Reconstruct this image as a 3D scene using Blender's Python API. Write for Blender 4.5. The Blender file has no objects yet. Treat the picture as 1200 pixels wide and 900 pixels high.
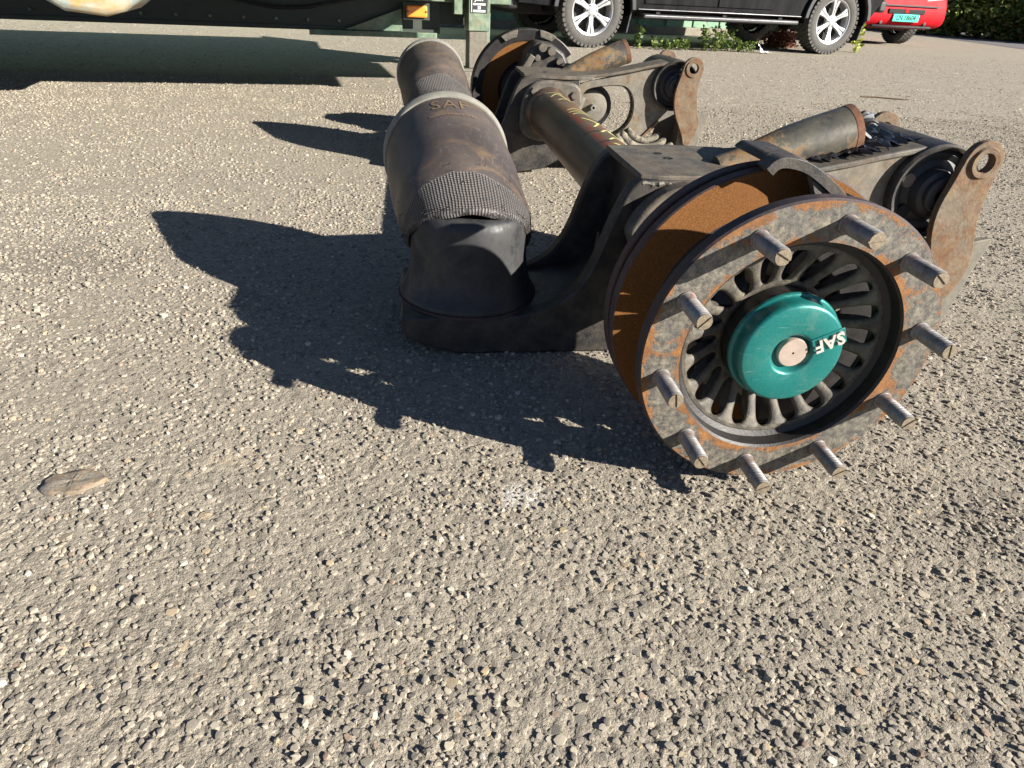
import bpy, bmesh, math, random
import numpy as np
from mathutils import Vector, Matrix

random.seed(7)
rng = np.random.default_rng(11)
PI = math.pi
R = math.radians
scene = bpy.context.scene
col = scene.collection

# World axes: X to the right, Y away from the camera along the axle, Z up.
# The origin is on the ground below the near wheel flange.

# ------------------------------------------------------------------ camera
cam_d = bpy.data.cameras.new('camera')
cam = bpy.data.objects.new('camera', cam_d)
col.objects.link(cam)
cr = Vector((0.99089, -0.12564, 0.04875))
cu = Vector((0.02288, 0.51194, 0.85772))
cf = Vector((0.13272, 0.84978, -0.51180))
cam.matrix_world = Matrix(((cr.x, cu.x, -cf.x, -0.460), (cr.y, cu.y, -cf.y, -0.693),
                           (cr.z, cu.z, -cf.z, 0.599), (0, 0, 0, 1)))
cam_d.sensor_width = 36.0
cam_d.lens = 789.08 / 1200 * 36.0
cam_d.clip_start = 0.02
cam_d.clip_end = 2000
scene.camera = cam

# ------------------------------------------------------------------ sky and sun
to_sun = Vector((1.889, -1.288, 1.0)).normalized()
elev = math.asin(to_sun.z)
world = bpy.data.worlds.new('World')
scene.world = world
world.use_nodes = True
wn = world.node_tree
wn.nodes.clear()
sky = wn.nodes.new('ShaderNodeTexSky')
sky.sky_type = 'NISHITA'
sky.sun_disc = False
sky.sun_elevation = elev
sky.air_density = 0.5
sky.dust_density = 0.2
sky.ozone_density = 1.5
sky.sun_rotation = math.atan2(to_sun.x, to_sun.y)
bg = wn.nodes.new('ShaderNodeBackground')
bg.inputs['Strength'].default_value = 0.05
wo = wn.nodes.new('ShaderNodeOutputWorld')
wn.links.new(sky.outputs[0], bg.inputs[0])
wn.links.new(bg.outputs[0], wo.inputs[0])

sun_d = bpy.data.lights.new('sun', 'SUN')
sun_d.energy = 5.0
sun_d.angle = R(0.5)
sun_d.color = (1.0, 0.945, 0.855)
sun = bpy.data.objects.new('sun', sun_d)
col.objects.link(sun)
sun.rotation_euler = to_sun.to_track_quat('Z', 'Y').to_euler()
sun.location = (6, -4, 8)

scene.view_settings.view_transform = 'Standard'
scene.view_settings.look = 'None'
scene.view_settings.gamma = 1.0
scene.view_settings.use_curve_mapping = False
scene.view_settings.exposure = 1.5

# ------------------------------------------------------------------ materials
def lin(r, g, b):
    f = lambda c: (c / 255 / 12.92) if c / 255 <= 0.04045 else ((c / 255 + 0.055) / 1.055) ** 2.4
    return (f(r), f(g), f(b), 1)

class NT:
    def __init__(self, name):
        self.m = bpy.data.materials.new(name)
        self.m.use_nodes = True
        self.t = self.m.node_tree
        self.b = self.t.nodes['Principled BSDF']
        self.tc = self.t.nodes.new('ShaderNodeTexCoord')
        self.co = self.tc.outputs['Object']
    def n(self, ty, **kw):
        nd = self.t.nodes.new(ty)
        for k, v in kw.items():
            setattr(nd, k, v)
        return nd
    def l(self, a, b):
        self.t.links.new(a, b)
    def setin(self, sock, v):
        if hasattr(v, 'is_linked') or isinstance(v, bpy.types.NodeSocket):
            self.l(v, sock)
        else:
            sock.default_value = v
    def noise(self, scale, detail=4, rough=0.6, vec=None, dist=0.0):
        nd = self.n('ShaderNodeTexNoise')
        nd.inputs['Scale'].default_value = scale
        nd.inputs['Detail'].default_value = detail
        nd.inputs['Roughness'].default_value = rough
        nd.inputs['Distortion'].default_value = dist
        self.l(vec or self.co, nd.inputs['Vector'])
        return nd.outputs['Fac']
    def voro(self, scale, feature='F1', out='Distance', vec=None, rnd=1.0):
        nd = self.n('ShaderNodeTexVoronoi', feature=feature)
        nd.inputs['Scale'].default_value = scale
        nd.inputs['Randomness'].default_value = rnd
        self.l(vec or self.co, nd.inputs['Vector'])
        return nd.outputs[out]
    def ramp(self, fac, stops):
        nd = self.n('ShaderNodeValToRGB')
        e = nd.color_ramp.elements
        while len(e) > 1:
            e.remove(e[-1])
        e[0].position, e[0].color = stops[0]
        for p, c in stops[1:]:
            x = e.new(p)
            x.color = c
        self.l(fac, nd.inputs[0])
        return nd.outputs[0]
    def step(self, fac, a, b):
        nd = self.n('ShaderNodeMapRange')
        nd.inputs['From Min'].default_value = a
        nd.inputs['From Max'].default_value = b
        self.l(fac, nd.inputs['Value'])
        return nd.outputs[0]
    def mix(self, fac, a, b, mode='MIX'):
        nd = self.n('ShaderNodeMix', data_type='RGBA', blend_type=mode)
        self.setin(nd.inputs[0], fac)
        self.setin(nd.inputs[6], a)
        self.setin(nd.inputs[7], b)
        return nd.outputs[2]
    def math(self, op, a, b=0.0, c=0.0):
        nd = self.n('ShaderNodeMath', operation=op)
        self.setin(nd.inputs[0], a)
        self.setin(nd.inputs[1], b)
        self.setin(nd.inputs[2], c)
        return nd.outputs[0]
    def mapping(self, scale=(1, 1, 1), rot=(0, 0, 0), vec=None):
        nd = self.n('ShaderNodeMapping')
        nd.inputs['Scale'].default_value = scale
        nd.inputs['Rotation'].default_value = rot
        self.l(vec or self.co, nd.inputs['Vector'])
        return nd.outputs[0]
    def bump(self, h, strength, dist=0.002, prev=None):
        nd = self.n('ShaderNodeBump')
        nd.inputs['Strength'].default_value = strength
        nd.inputs['Distance'].default_value = dist
        self.l(h, nd.inputs['Height'])
        if prev is not None:
            self.l(prev, nd.inputs['Normal'])
        return nd.outputs[0]
    def out(self, colr, rough=0.6, metal=0.0, normal=None, coat=0.0, spec=None):
        self.setin(self.b.inputs['Base Color'], colr)
        self.setin(self.b.inputs['Roughness'], rough)
        self.setin(self.b.inputs['Metallic'], metal)
        self.b.inputs['Coat Weight'].default_value = coat
        if spec is not None:
            self.b.inputs['Specular IOR Level'].default_value = spec
        if normal is not None:
            self.l(normal, self.b.inputs['Normal'])
        return self.m

def plain(name, c, rough=0.6, metal=0.0, var=0.25, scale=40, bump=0.15, coat=0.0, bdist=0.001):
    t = NT(name)
    f = t.noise(scale, 5, 0.65)
    c = tuple(c[:3])
    lo = tuple(x * (1 - var) for x in c) + (1,)
    hi = tuple(min(1, x * (1 + var)) for x in c) + (1,)
    cc = t.ramp(f, [(0.3, lo), (0.7, hi)])
    rr = t.step(f, 0.0, 1.0)
    r2 = t.math('MULTIPLY_ADD', rr, 0.2, rough - 0.1)
    return t.out(cc, r2, metal, t.bump(t.noise(scale * 4, 4), bump, bdist), coat)

def rusty(name, base, rust1, rust2, lo=0.45, hi=0.6, scale=12, rough=0.65, metal=0.3, dust=None, dustamt=0.5, bump=0.3, grain=300):
    """painted or bare steel with rust patches and optional dust"""
    t = NT(name)
    big = t.noise(scale, 8, 0.68, dist=0.4)
    fine = t.noise(scale * 7, 6, 0.7)
    mask = t.step(t.math('MULTIPLY_ADD', fine, 0.35, t.math('MULTIPLY', big, 0.75)), lo, hi)
    rc = t.mix(t.step(t.noise(scale * 5, 5), 0.3, 0.7), rust1, rust2)
    b0 = tuple(x * 0.7 for x in base[:3]) + (1,)
    b1 = tuple(min(1, x * 1.35) for x in base[:3]) + (1,)
    bc = t.mix(t.step(t.noise(scale * 9, 6, 0.7), 0.3, 0.7), b0, b1)
    c = t.mix(mask, bc, rc)
    if dust is not None:
        dm = t.math('MULTIPLY', t.step(t.noise(scale * 2.3, 7, 0.7), 0.4, 0.62), dustamt)
        c = t.mix(dm, c, dust)
    g = t.noise(grain, 4, 0.7)
    rg = t.math('MULTIPLY_ADD', mask, 0.9 - rough, rough)
    n1 = t.bump(g, bump, 0.0006)
    n2 = t.bump(big, bump, 0.003, n1)
    n2 = t.bump(mask, bump * 0.5, 0.0012, n2)
    mm = t.math('MULTIPLY_ADD', mask, -metal, metal)
    return t.out(c, rg, mm, n2)

RUST1 = lin(150, 84, 34); RUST2 = lin(92, 50, 26); RUSTO = lin(186, 104, 38)
M = {}

def make_materials():
    # near flange face: weathered grey cast iron with orange rust in patches
    t = NT('flange_iron')
    sx = t.n('ShaderNodeSeparateXYZ'); t.l(t.co, sx.inputs[0])
    rad = t.math('SQRT', t.math('ADD', t.math('POWER', sx.outputs['X'], 2.0), t.math('POWER', t.math('SUBTRACT', sx.outputs['Z'], 0.217), 2.0)))
    edge = t.math('ADD', t.step(rad, 0.158, 0.143), t.step(rad, 0.180, 0.196))
    big = t.noise(17, 8, 0.66, dist=0.5); mid_ = t.noise(95, 7, 0.78); fi = t.noise(330, 4, 0.75)
    mot = t.ramp(mid_, [(0.32, lin(40, 38, 37)), (0.45, lin(78, 74, 68)), (0.55, lin(106, 101, 90)), (0.68, lin(146, 137, 118))])
    mot = t.mix(t.math('MULTIPLY', t.step(t.noise(30, 6, 0.7), 0.5, 0.66), 0.5), mot, lin(66, 66, 68))
    rv = t.math('ADD', t.math('MULTIPLY_ADD', mid_, 0.40, t.math('MULTIPLY', big, 0.70)), t.math('MULTIPLY', edge, 0.13))
    rm_ = t.step(rv, 0.600, 0.640)
    rc = t.ramp(t.math('MULTIPLY_ADD', fi, 0.5, t.math('MULTIPLY', t.noise(48, 5), 0.5)), [(0.32, lin(76, 48, 22)), (0.5, lin(116, 74, 32)), (0.68, lin(150, 104, 52))])
    cc = t.mix(t.math('MULTIPLY', rm_, 0.95), mot, rc)
    nb = t.bump(fi, 0.35, 0.0007, t.bump(rm_, 0.35, 0.001, t.bump(mid_, 0.4, 0.0012)))
    M['flange'] = t.out(cc, t.math('MULTIPLY_ADD', rm_, 0.3, 0.5), 0.0, nb)
    M['flange_rim'] = rusty('flange_rim_iron', lin(52, 46, 48), lin(84, 56, 46), lin(60, 44, 42), 0.5, 0.7, 20, 0.6, 0.3, bump=0.3)
    # rusted brake disc friction face: even orange rust with fine grain
    t = NT('rusted_disc_face')
    g = t.noise(1100, 3, 0.7); g2 = t.noise(520, 4, 0.8); b_ = t.noise(9, 4)
    c = t.ramp(g2, [(0.30, lin(70, 44, 20)), (0.5, lin(104, 68, 31)), (0.70, lin(134, 94, 48))])
    c = t.mix(t.math('MULTIPLY', t.step(b_, 0.35, 0.75), 0.5), c, lin(110, 66, 30))
    sx = t.n('ShaderNodeSeparateXYZ'); t.l(t.co, sx.inputs[0])
    rad = t.math('SQRT', t.math('ADD', t.math('POWER', sx.outputs['X'], 2.0), t.math('POWER', t.math('SUBTRACT', sx.outputs['Z'], 0.217), 2.0)))
    cx_ = t.n('ShaderNodeCombineXYZ'); t.l(t.math('MULTIPLY', rad, 260.0), cx_.inputs[0])
    ring = t.noise(1.0, 3, 0.7, cx_.outputs[0])
    c = t.mix(t.math('MULTIPLY', t.step(ring, 0.5, 0.68), 0.40), c, lin(92, 54, 24))
    c = t.mix(t.math('MULTIPLY', t.step(t.noise(60, 7, 0.8), 0.56, 0.70), 0.45), c, lin(74, 44, 22))
    M['disc'] = t.out(c, 0.85, 0.0, t.bump(g, 0.5, 0.0007, t.bump(g2, 0.3, 0.001)), spec=0.25)
    M['disc_rim'] = rusty('disc_rim_iron', lin(58, 50, 52), lin(96, 62, 48), lin(60, 40, 36), 0.48, 0.7, 18, 0.6, 0.2, bump=0.4)
    M['hub'] = rusty('hub_cast_iron', lin(62, 58, 52), lin(88, 62, 38), lin(68, 53, 39), 0.62, 0.72, 22, 0.62, 0.0,
                     dust=lin(128, 119, 102), dustamt=0.4, bump=0.9, grain=420)
    M['hub_dark'] = plain('dark_shaded_iron', lin(38, 35, 34), 0.5, 0.2, 0.4, 60, 0.4)  # near-black iron; on the hub's inner faces it paints in shade
    # stud: bare zinc steel with thread lines
    t = NT('stud_steel')
    w = t.n('ShaderNodeTexWave', wave_type='BANDS', bands_direction='Y')
    w.inputs['Scale'].default_value = 105
    w.inputs['Distortion'].default_value = 0.4
    t.l(t.co, w.inputs['Vector'])
    f = t.noise(55, 6, 0.7)
    c = t.ramp(f, [(0.28, lin(92, 88, 86)), (0.5, lin(136, 135, 135)), (0.75, lin(168, 166, 163))])
    sx = t.n('ShaderNodeSeparateXYZ'); t.l(t.co, sx.inputs[0])
    rb = t.math('MULTIPLY', t.step(sx.outputs['Y'], -0.034, -0.004), t.step(t.noise(90, 6, 0.7), 0.46, 0.60))
    c = t.mix(rb, c, lin(122, 74, 46))
    oi = t.n('ShaderNodeObjectInfo')
    c = t.mix(t.math('MULTIPLY', oi.outputs['Random'], 0.45), c, lin(92, 86, 82))
    M['stud'] = t.out(c, 0.45, 0.3, t.bump(w.outputs['Fac'], 0.35, 0.0008))
    M['stud_end'] = plain('stud_end_dirty_steel', lin(122, 110, 92), 0.6, 0.2, 0.45, 160, 0.3)
    # teal anodised hub cap
    t = NT('teal_hub_cap')
    f = t.noise(420, 4, 0.7); s_ = t.step(t.noise(34, 6, 0.75), 0.60, 0.72)
    c = t.ramp(f, [(0.3, (0.005, 0.122, 0.116, 1)), (0.7, (0.012, 0.178, 0.160, 1))])
    c = t.mix(t.math('MULTIPLY', s_, 0.20), c, lin(150, 160, 140))
    
    scr = t.noise(1.0, 3, 0.6, t.mapping((22, 22, 420), (0.4, 0.9, 0.3)))
    sc2 = t.step(scr, 0.64, 0.70)
    c = t.mix(t.math('MULTIPLY', sc2, 0.55), c, lin(128, 158, 146))
    dd = t.math('MULTIPLY', t.step(t.noise(16, 7, 0.75), 0.48, 0.70), 0.30)
    c = t.mix(dd, c, lin(96, 100, 84))
    M['cap'] = t.out(c, t.math('MULTIPLY_ADD', dd, 0.9, 0.34), 0.3, t.bump(f, 0.08, 0.0005), coat=0.15)
    M['plug'] = plain('beige_plug', lin(168, 152, 140), 0.5, 0.3, 0.1, 60, 0.1)
    M['letter'] = plain('white_metal_lettering', lin(180, 174, 166), 0.45, 0.2, 0.2, 80, 0.1)
    M['hole'] = plain('black_void', lin(14, 13, 13), 0.8)
    # black greasy cast arm with dried dirt
    M['arm'] = rusty('greasy_black_casting', lin(30, 29, 30), lin(70, 62, 52), lin(48, 42, 36), 0.52, 0.74, 12, 0.5, 0.1,
                     dust=lin(108, 100, 86), dustamt=0.22, bump=0.6, grain=240)
    M['armtop'] = rusty('grey_dusty_plate', lin(68, 65, 60), lin(90, 66, 42), lin(48, 43, 38), 0.50, 0.7, 15, 0.6, 0.0,
                        dust=lin(116, 108, 92), dustamt=0.45, bump=0.5)
    M['armweb'] = rusty('pale_dusty_web', lin(92, 88, 80), lin(112, 80, 48), lin(66, 58, 48), 0.52, 0.70, 11, 0.7, 0.0,
                        dust=lin(132, 124, 106), dustamt=0.45, bump=0.35)
    M['strap'] = rusty('rusty_strap_steel', lin(94, 84, 69), lin(108, 70, 40), lin(78, 56, 38), 0.46, 0.64, 19, 0.75, 0.0,
                       dust=lin(124, 106, 80), dustamt=0.5, bump=0.6)
    M['hplate'] = rusty('grey_hanger_plate', lin(94, 90, 82), lin(110, 86, 58), lin(82, 70, 56), 0.58, 0.75, 14, 0.75, 0.0,
                        dust=lin(120, 113, 98), dustamt=0.5, bump=0.35)
    M['shock'] = rusty('heat_stained_tube_steel', lin(84, 82, 77), lin(134, 100, 54), lin(104, 72, 42), 0.54, 0.62, 9, 0.42, 0.4,
                       dust=lin(146, 136, 110), dustamt=0.3, bump=0.25)
    M['rustrim'] = rusty('reddish_rust_rim', lin(100, 76, 58), lin(118, 72, 46), lin(84, 54, 38), 0.4, 0.6, 25, 0.75, 0.0, bump=0.4)
    M['bellows'] = rusty('dusty_bellows_rubber', lin(92, 88, 80), lin(70, 66, 60), lin(54, 50, 48), 0.5, 0.6, 30, 0.8, 0.0, dust=lin(150, 142, 122), dustamt=0.6, bump=0.5)
    M['rubber'] = plain('bushing_rubber', lin(36, 36, 38), 0.55, 0, 0.3, 50, 0.2)
    M['plastic'] = rusty('black_piston_plastic', lin(32, 33, 36), lin(46, 46, 46), lin(40, 40, 41), 0.45, 0.7, 14, 0.42, 0.0, dust=lin(78, 76, 72), dustamt=0.15, bump=0.03)
    M['galv'] = plain('grey_bead_ring', lin(120, 118, 109), 0.6, 0.1, 0.25, 30, 0.15)
    M['film'] = plain('torn_black_film', lin(34, 36, 44), 0.38, 0, 0.5, 60, 0.8, bdist=0.004)
    M['foil'] = plain('silver_foil', lin(170, 170, 174), 0.25, 0.8, 0.2, 50, 0.6)
    M['chalk'] = plain('yellow_chalk', lin(186, 184, 120), 0.9, 0, 0.12, 200, 0.2)
    M['tanprint'] = plain('tan_faded_print', lin(104, 86, 64), 0.85, 0, 0.3, 120, 0.1)
    # axle tube: worn dark paint, scuffs, a red painted stripe
    t = NT('worn_axle_tube')
    st = t.mapping((30, 3.2, 30))
    f = t.noise(1.0, 7, 0.7, st)
    c = t.ramp(f, [(0.28, lin(40, 31, 30)), (0.48, lin(78, 60, 53)), (0.64, lin(112, 86, 68)), (0.8, lin(146, 122, 94))])
    sx = t.n('ShaderNodeSeparateXYZ'); t.l(t.co, sx.inputs[0])
    ang = t.math('ARCTAN2', sx.outputs['Z'], sx.outputs['X'])
    up = t.step(ang, R(40), R(75))
    cdusty = t.mix(t.math('MULTIPLY', t.step(t.noise(7, 6, 0.7), 0.35, 0.6), 0.28), c, lin(140, 124, 102))
    a1 = t.math('SUBTRACT', ang, R(106))
    wob = t.math('MULTIPLY_ADD', t.noise(14, 4), 0.26, -0.13)
    red = t.math('LESS_THAN', t.math('ABSOLUTE', t.math('ADD', a1, wob)), 0.15)
    red = t.math('MULTIPLY', red, t.step(t.noise(30, 5, 0.7), 0.38, 0.5))
    red = t.math('MULTIPLY', red, t.step(sx.outputs['Y'], 0.22, 0.05))
    c2 = t.mix(red, cdusty, lin(126, 56, 40))
    c2 = t.mix(t.math('MULTIPLY', t.step(t.noise(5, 5, 0.7), 0.52, 0.62), 0.7), c2, lin(128, 84, 50))
    M['tube'] = t.out(c2, t.math('MULTIPLY_ADD', f, 0.3, 0.28), 0.35, t.bump(f, 0.25, 0.001))
    # rolling-lobe rubber: smooth dark with tan dirt smears and a cross-hatched band near the mouth
    t = NT('air_spring_rubber')
    uv = t.tc.outputs['UV']
    sp = t.n('ShaderNodeSeparateXYZ'); t.l(uv, sp.inputs[0])
    dn = t.noise(1.0, 9, 0.74, t.mapping((8, 24, 14)), 0.9)
    c = t.ramp(t.noise(6, 5), [(0.3, lin(50, 45, 43)), (0.7, lin(82, 73, 68))])
    c = t.mix(t.math('MULTIPLY', t.step(dn, 0.52, 0.74), 0.50), c, lin(128, 98, 66))
    c = t.mix(t.math('MULTIPLY', t.step(t.noise(30, 6, 0.75), 0.56, 0.75), 0.35), c, lin(120, 112, 104))
    scf = t.step(t.noise(1.0, 4, 0.6, t.mapping((160, 9, 60), (0.3, 0.2, 0.5))), 0.64, 0.72)
    c = t.mix(t.math('MULTIPLY', scf, 0.4), c, lin(120, 112, 102))
    c = t.mix(t.math('MULTIPLY', t.step(t.noise(120, 5, 0.8), 0.55, 0.75), 0.35), c, lin(112, 102, 90))
    # hatched region: v below an arc that is deepest at the crown
    cr_ = t.math('ABSOLUTE', t.math('SUBTRACT', sp.outputs['X'], 0.25))
    lim = t.math('ADD', t.math('MULTIPLY_ADD', t.math('MULTIPLY', cr_, cr_), -4.6, 0.262), t.math('MULTIPLY_ADD', t.noise(14, 4), 0.05, -0.025))
    hatch = t.step(t.math('SUBTRACT', lim, sp.outputs['Y']), 0.0, 0.012)
    wj = t.math('MULTIPLY_ADD', t.noise(26, 4, 0.6), 2.6, -1.3)
    ga = t.math('ABSOLUTE', t.math('SINE', t.math('ADD', wj, t.math('MULTIPLY', sp.outputs['X'], 136 * PI))))
    wv = t.math('MULTIPLY_ADD', t.noise(19, 4, 0.6), 4.0, -2.0)
    gv = t.math('ABSOLUTE', t.math('SINE', t.math('ADD', wv, t.math('MULTIPLY', sp.outputs['Y'], 82 * PI))))
    grid = t.math('MULTIPLY', t.math('POWER', ga, 0.5), t.math('POWER', gv, 0.5))
    h = t.math('MULTIPLY', grid, hatch)
    hc = t.mix(t.step(grid, 0.25, 0.8), lin(24, 23, 23), lin(104, 100, 98))
    c = t.mix(t.math('MULTIPLY', hatch, t.math('MULTIPLY_ADD', t.step(t.noise(22, 5, 0.7), 0.3, 0.6), 0.45, 0.45)), c, hc)
    n0 = t.bump(t.noise(70, 6, 0.7), 0.25, 0.0015)
    M['bag'] = t.out(c, t.math('MULTIPLY_ADD', dn, 0.35, 0.38), 0.0, t.bump(h, 0.9, 0.003, n0))

    # ground: fine sandy matrix of worn asphalt
    t = NT('worn_asphalt')
    big = t.noise(0.9, 5, 0.6); mid = t.noise(9, 6, 0.65); fine = t.noise(420, 4, 0.75); gr = t.voro(300)
    gm = t.noise(90, 5, 0.75); gl = t.noise(38, 5, 0.7)
    c = t.ramp(fine, [(0.25, lin(124, 117, 105)), (0.5, lin(156, 147, 132)), (0.75, lin(181, 172, 156))])
    c = t.mix(t.math('MULTIPLY', t.step(mid, 0.35, 0.7), 0.30), c, lin(124, 117, 107))
    c = t.mix(t.math('MULTIPLY', t.step(big, 0.35, 0.7), 0.25), c, lin(158, 149, 132))
    # grain of stones too small to model
    c = t.mix(t.math('MULTIPLY', t.step(gm, 0.52, 0.66), 0.55), c, lin(100, 94, 86))
    c = t.mix(t.math('MULTIPLY', t.step(gl, 0.56, 0.68), 0.40), c, lin(176, 167, 150))
    c = t.mix(t.math('MULTIPLY', t.step(t.noise(2.7, 7, 0.7), 0.62, 0.72), 0.30), c, lin(92, 86, 80))
    c = t.mix(t.math('MULTIPLY', t.step(t.noise(26, 6, 0.75), 0.5, 0.66), 0.42), c, lin(104, 98, 90))
    c = t.mix(t.math('MULTIPLY', t.step(t.noise(11, 6, 0.75), 0.54, 0.7), 0.28), c, lin(178, 168, 148))
    st = t.noise(1.0, 6, 0.7, t.mapping((0.5, 4.0, 1)))
    c = t.mix(t.math('MULTIPLY', t.step(st, 0.56, 0.72), 0.30), c, lin(112, 104, 94))
    for (px, py, sx_, sy_, amt, sc_) in ((-0.326, 0.005, 0.035, 0.03, 0.55, lin(206, 204, 198)), (-0.72, 0.118, 0.05, 0.04, 0.4, lin(186, 170, 146)), (0.35, -0.10, 0.16, 0.10, 0.35, lin(96, 90, 82)), (-1.25, 0.9, 0.22, 0.16, 0.35, lin(98, 92, 84))):
        vm = t.n('ShaderNodeVectorMath', operation='SUBTRACT'); t.l(t.co, vm.inputs[0]); vm.inputs[1].default_value = (px, py, 0)
        vd = t.n('ShaderNodeVectorMath', operation='DIVIDE'); t.l(vm.outputs[0], vd.inputs[0]); vd.inputs[1].default_value = (sx_, sy_, 1)
        vl = t.n('ShaderNodeVectorMath', operation='LENGTH'); t.l(vd.outputs[0], vl.inputs[0])
        msk = t.step(t.math('ADD', vl.outputs['Value'], t.math('MULTIPLY_ADD', t.noise(45, 6, 0.75), 1.6, -0.8)), 1.1, 0.5)
        c = t.mix(t.math('MULTIPLY', msk, amt), c, sc_)
    n1 = t.bump(gr, 0.6, 0.0012); n2 = t.bump(fine, 0.7, 0.0016, n1); n3 = t.bump(gm, 0.9, 0.007, n2)
    M['ground'] = t.out(c, 0.92, 0, n3, spec=0.2)
    # stones: per-stone colour attribute
    t = NT('aggregate_stone')
    at = t.n('ShaderNodeAttribute', attribute_name='Col')
    f = t.noise(380, 4, 0.7)
    c = t.mix(t.math('MULTIPLY_ADD', t.step(f, 0.35, 0.7), 0.40, 0.22), at.outputs['Color'], lin(152, 142, 126))
    M['stone'] = t.out(c, 0.8, 0, t.bump(f, 0.5, 0.0008), spec=0.3)
    t = NT('single_pebble')
    oi = t.n('ShaderNodeObjectInfo')
    f = t.noise(380, 4, 0.7)
    pc = t.ramp(oi.outputs['Random'], [(0.0, lin(104, 98, 92)), (0.2, lin(130, 124, 114)), (0.45, lin(144, 137, 125)),
                                       (0.75, lin(160, 151, 134)), (0.95, lin(166, 146, 116)), (1.0, lin(196, 190, 178))])
    c = t.mix(t.math('MULTIPLY', t.step(f, 0.35, 0.7), 0.45), pc, lin(146, 138, 126))
    M['pebble'] = t.out(c, 0.75, 0, t.bump(f, 0.5, 0.0008), spec=0.3)
    M['mud'] = rusty('mud_coated_stone', lin(112, 108, 100), lin(128, 104, 76), lin(96, 84, 70), 0.48, 0.62, 40, 0.85, 0.0, dust=lin(146, 137, 122), dustamt=0.4, bump=0.7)
    t = NT('road_tarmac')
    f = t.noise(160, 4, 0.75); b_ = t.noise(0.6, 4)
    c = t.ramp(f, [(0.3, lin(78, 76, 78)), (0.7, lin(120, 116, 116))])
    M['road'] = t.out(t.mix(t.math('MULTIPLY', b_, 0.4), c, lin(104, 100, 100)), 0.9, 0, t.bump(f, 0.5, 0.004))
    # green trailer paint
    M['green'] = rusty('green_trailer_paint', lin(72, 96, 78), lin(120, 112, 88), lin(96, 84, 64), 0.56, 0.72, 5, 0.5, 0.0,
                       dust=lin(140, 148, 126), dustamt=0.55, bump=0.2)
    M['greenshade'] = plain('shaded_green_paint', lin(44, 52, 44), 0.55, 0, 0.25, 6, 0.15)  # trailer green darkened to hold the shade under the deck
    M['amber'] = plain('amber_reflector', lin(232, 140, 52), 0.25, 0, 0.08, 40, 0.05, coat=0.4)
    M['sticker_black'] = plain('sticker_black', lin(40, 42, 44), 0.4, 0, 0.1)
    M['sticker_white'] = plain('sticker_white', lin(214, 210, 200), 0.5, 0, 0.06)
    M['tank'] = rusty('pale_blue_tank_paint', lin(126, 142, 140), lin(172, 144, 92), lin(150, 118, 72), 0.52, 0.66, 4, 0.55, 0.0,
                      dust=lin(178, 170, 146), dustamt=0.4, bump=0.2)
    M['wallgreen'] = rusty('green_wall_paint', lin(104, 140, 114), lin(150, 150, 128), lin(120, 112, 92), 0.6, 0.75, 2.2, 0.75, 0.0,
                           dust=lin(150, 168, 142), dustamt=0.4, bump=0.3)
    M['concrete'] = plain('wall_plinth_concrete', lin(128, 122, 108), 0.9, 0, 0.2, 8, 0.4, bdist=0.004)
    # vehicles
    t = NT('black_car_paint')
    f = t.noise(3, 6, 0.7, t.mapping((3, 3, 0.6)))
    c = t.ramp(f, [(0.35, lin(9, 10, 12)), (0.75, lin(24, 23, 24))])
    M['blackpaint'] = t.out(c, t.math('MULTIPLY_ADD', f, 0.35, 0.2), 0.0, None, coat=0.0, spec=0.12)
    M['trim'] = plain('black_plastic_trim', lin(38, 38, 40), 0.55, 0, 0.2, 30, 0.1)
    M['chassis'] = plain('dirty_underbody', lin(34, 31, 29), 0.85, 0, 0.4, 10, 0.3)
    M['chrome'] = plain('trim_bright_metal', lin(150, 150, 150), 0.4, 0.7, 0.2, 20, 0.05)
    M['tyre'] = plain('dusty_tyre_rubber', lin(74, 72, 68), 0.85, 0, 0.25, 24, 0.4)
    M['rim'] = plain('silver_alloy', lin(206, 206, 206), 0.3, 0.75, 0.08, 20, 0.05)
    M['glass'] = plain('dark_car_glass', lin(18, 22, 24), 0.06, 0, 0.1, 5, 0.0, coat=0.5)
    M['redpaint'] = plain('red_car_paint', lin(168, 16, 28), 0.6, 0, 0.08, 4, 0.02)
    M['redpaint'].node_tree.nodes['Principled BSDF'].inputs['Specular IOR Level'].default_value = 0.12
    M['plate'] = plain('teal_number_plate', lin(60, 190, 168), 0.4, 0, 0.05, 10, 0.02)
    M['lamp'] = plain('lamp_lens', lin(214, 218, 220), 0.1, 0.3, 0.1, 30, 0.1, coat=0.5)
    # plants
    def leaf(name, a, b, c_):
        t = NT(name)
        oi = t.n('ShaderNodeAttribute', attribute_name='Col')
        f = t.noise(3, 3)
        cc = t.ramp(oi.outputs['Fac'], [(0.0, a), (0.5, b), (1.0, c_)])
        m = t.out(cc, 0.5, 0, None)
        t.b.inputs['Subsurface Weight'].default_value = 0.0
        tr = t.n('ShaderNodeBsdfTranslucent'); t.l(cc, tr.inputs[0])
        ms = t.n('ShaderNodeMixShader'); ms.inputs[0].default_value = 0.3
        o = [x for x in t.t.nodes if x.type == 'OUTPUT_MATERIAL'][0]
        t.l(t.b.outputs[0], ms.inputs[1]); t.l(tr.outputs[0], ms.inputs[2]); t.l(ms.outputs[0], o.inputs[0])
        return m
    M['hedge'] = leaf('hedge_leaf', lin(48, 68, 28), lin(84, 104, 44), lin(134, 146, 72))
    M['weed'] = leaf('weed_leaf', lin(62, 84, 34), lin(94, 116, 50), lin(142, 150, 86))
    M['stalk'] = leaf('yellow_stalk_leaf', lin(130, 150, 50), lin(168, 178, 74), lin(200, 200, 110))
    M['drybrown'] = leaf('dry_leaf', lin(110, 62, 40), lin(140, 84, 56), lin(170, 110, 76))
    M['wood'] = plain('twig_bark', lin(92, 74, 54), 0.9, 0, 0.3, 60, 0.4)
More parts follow.
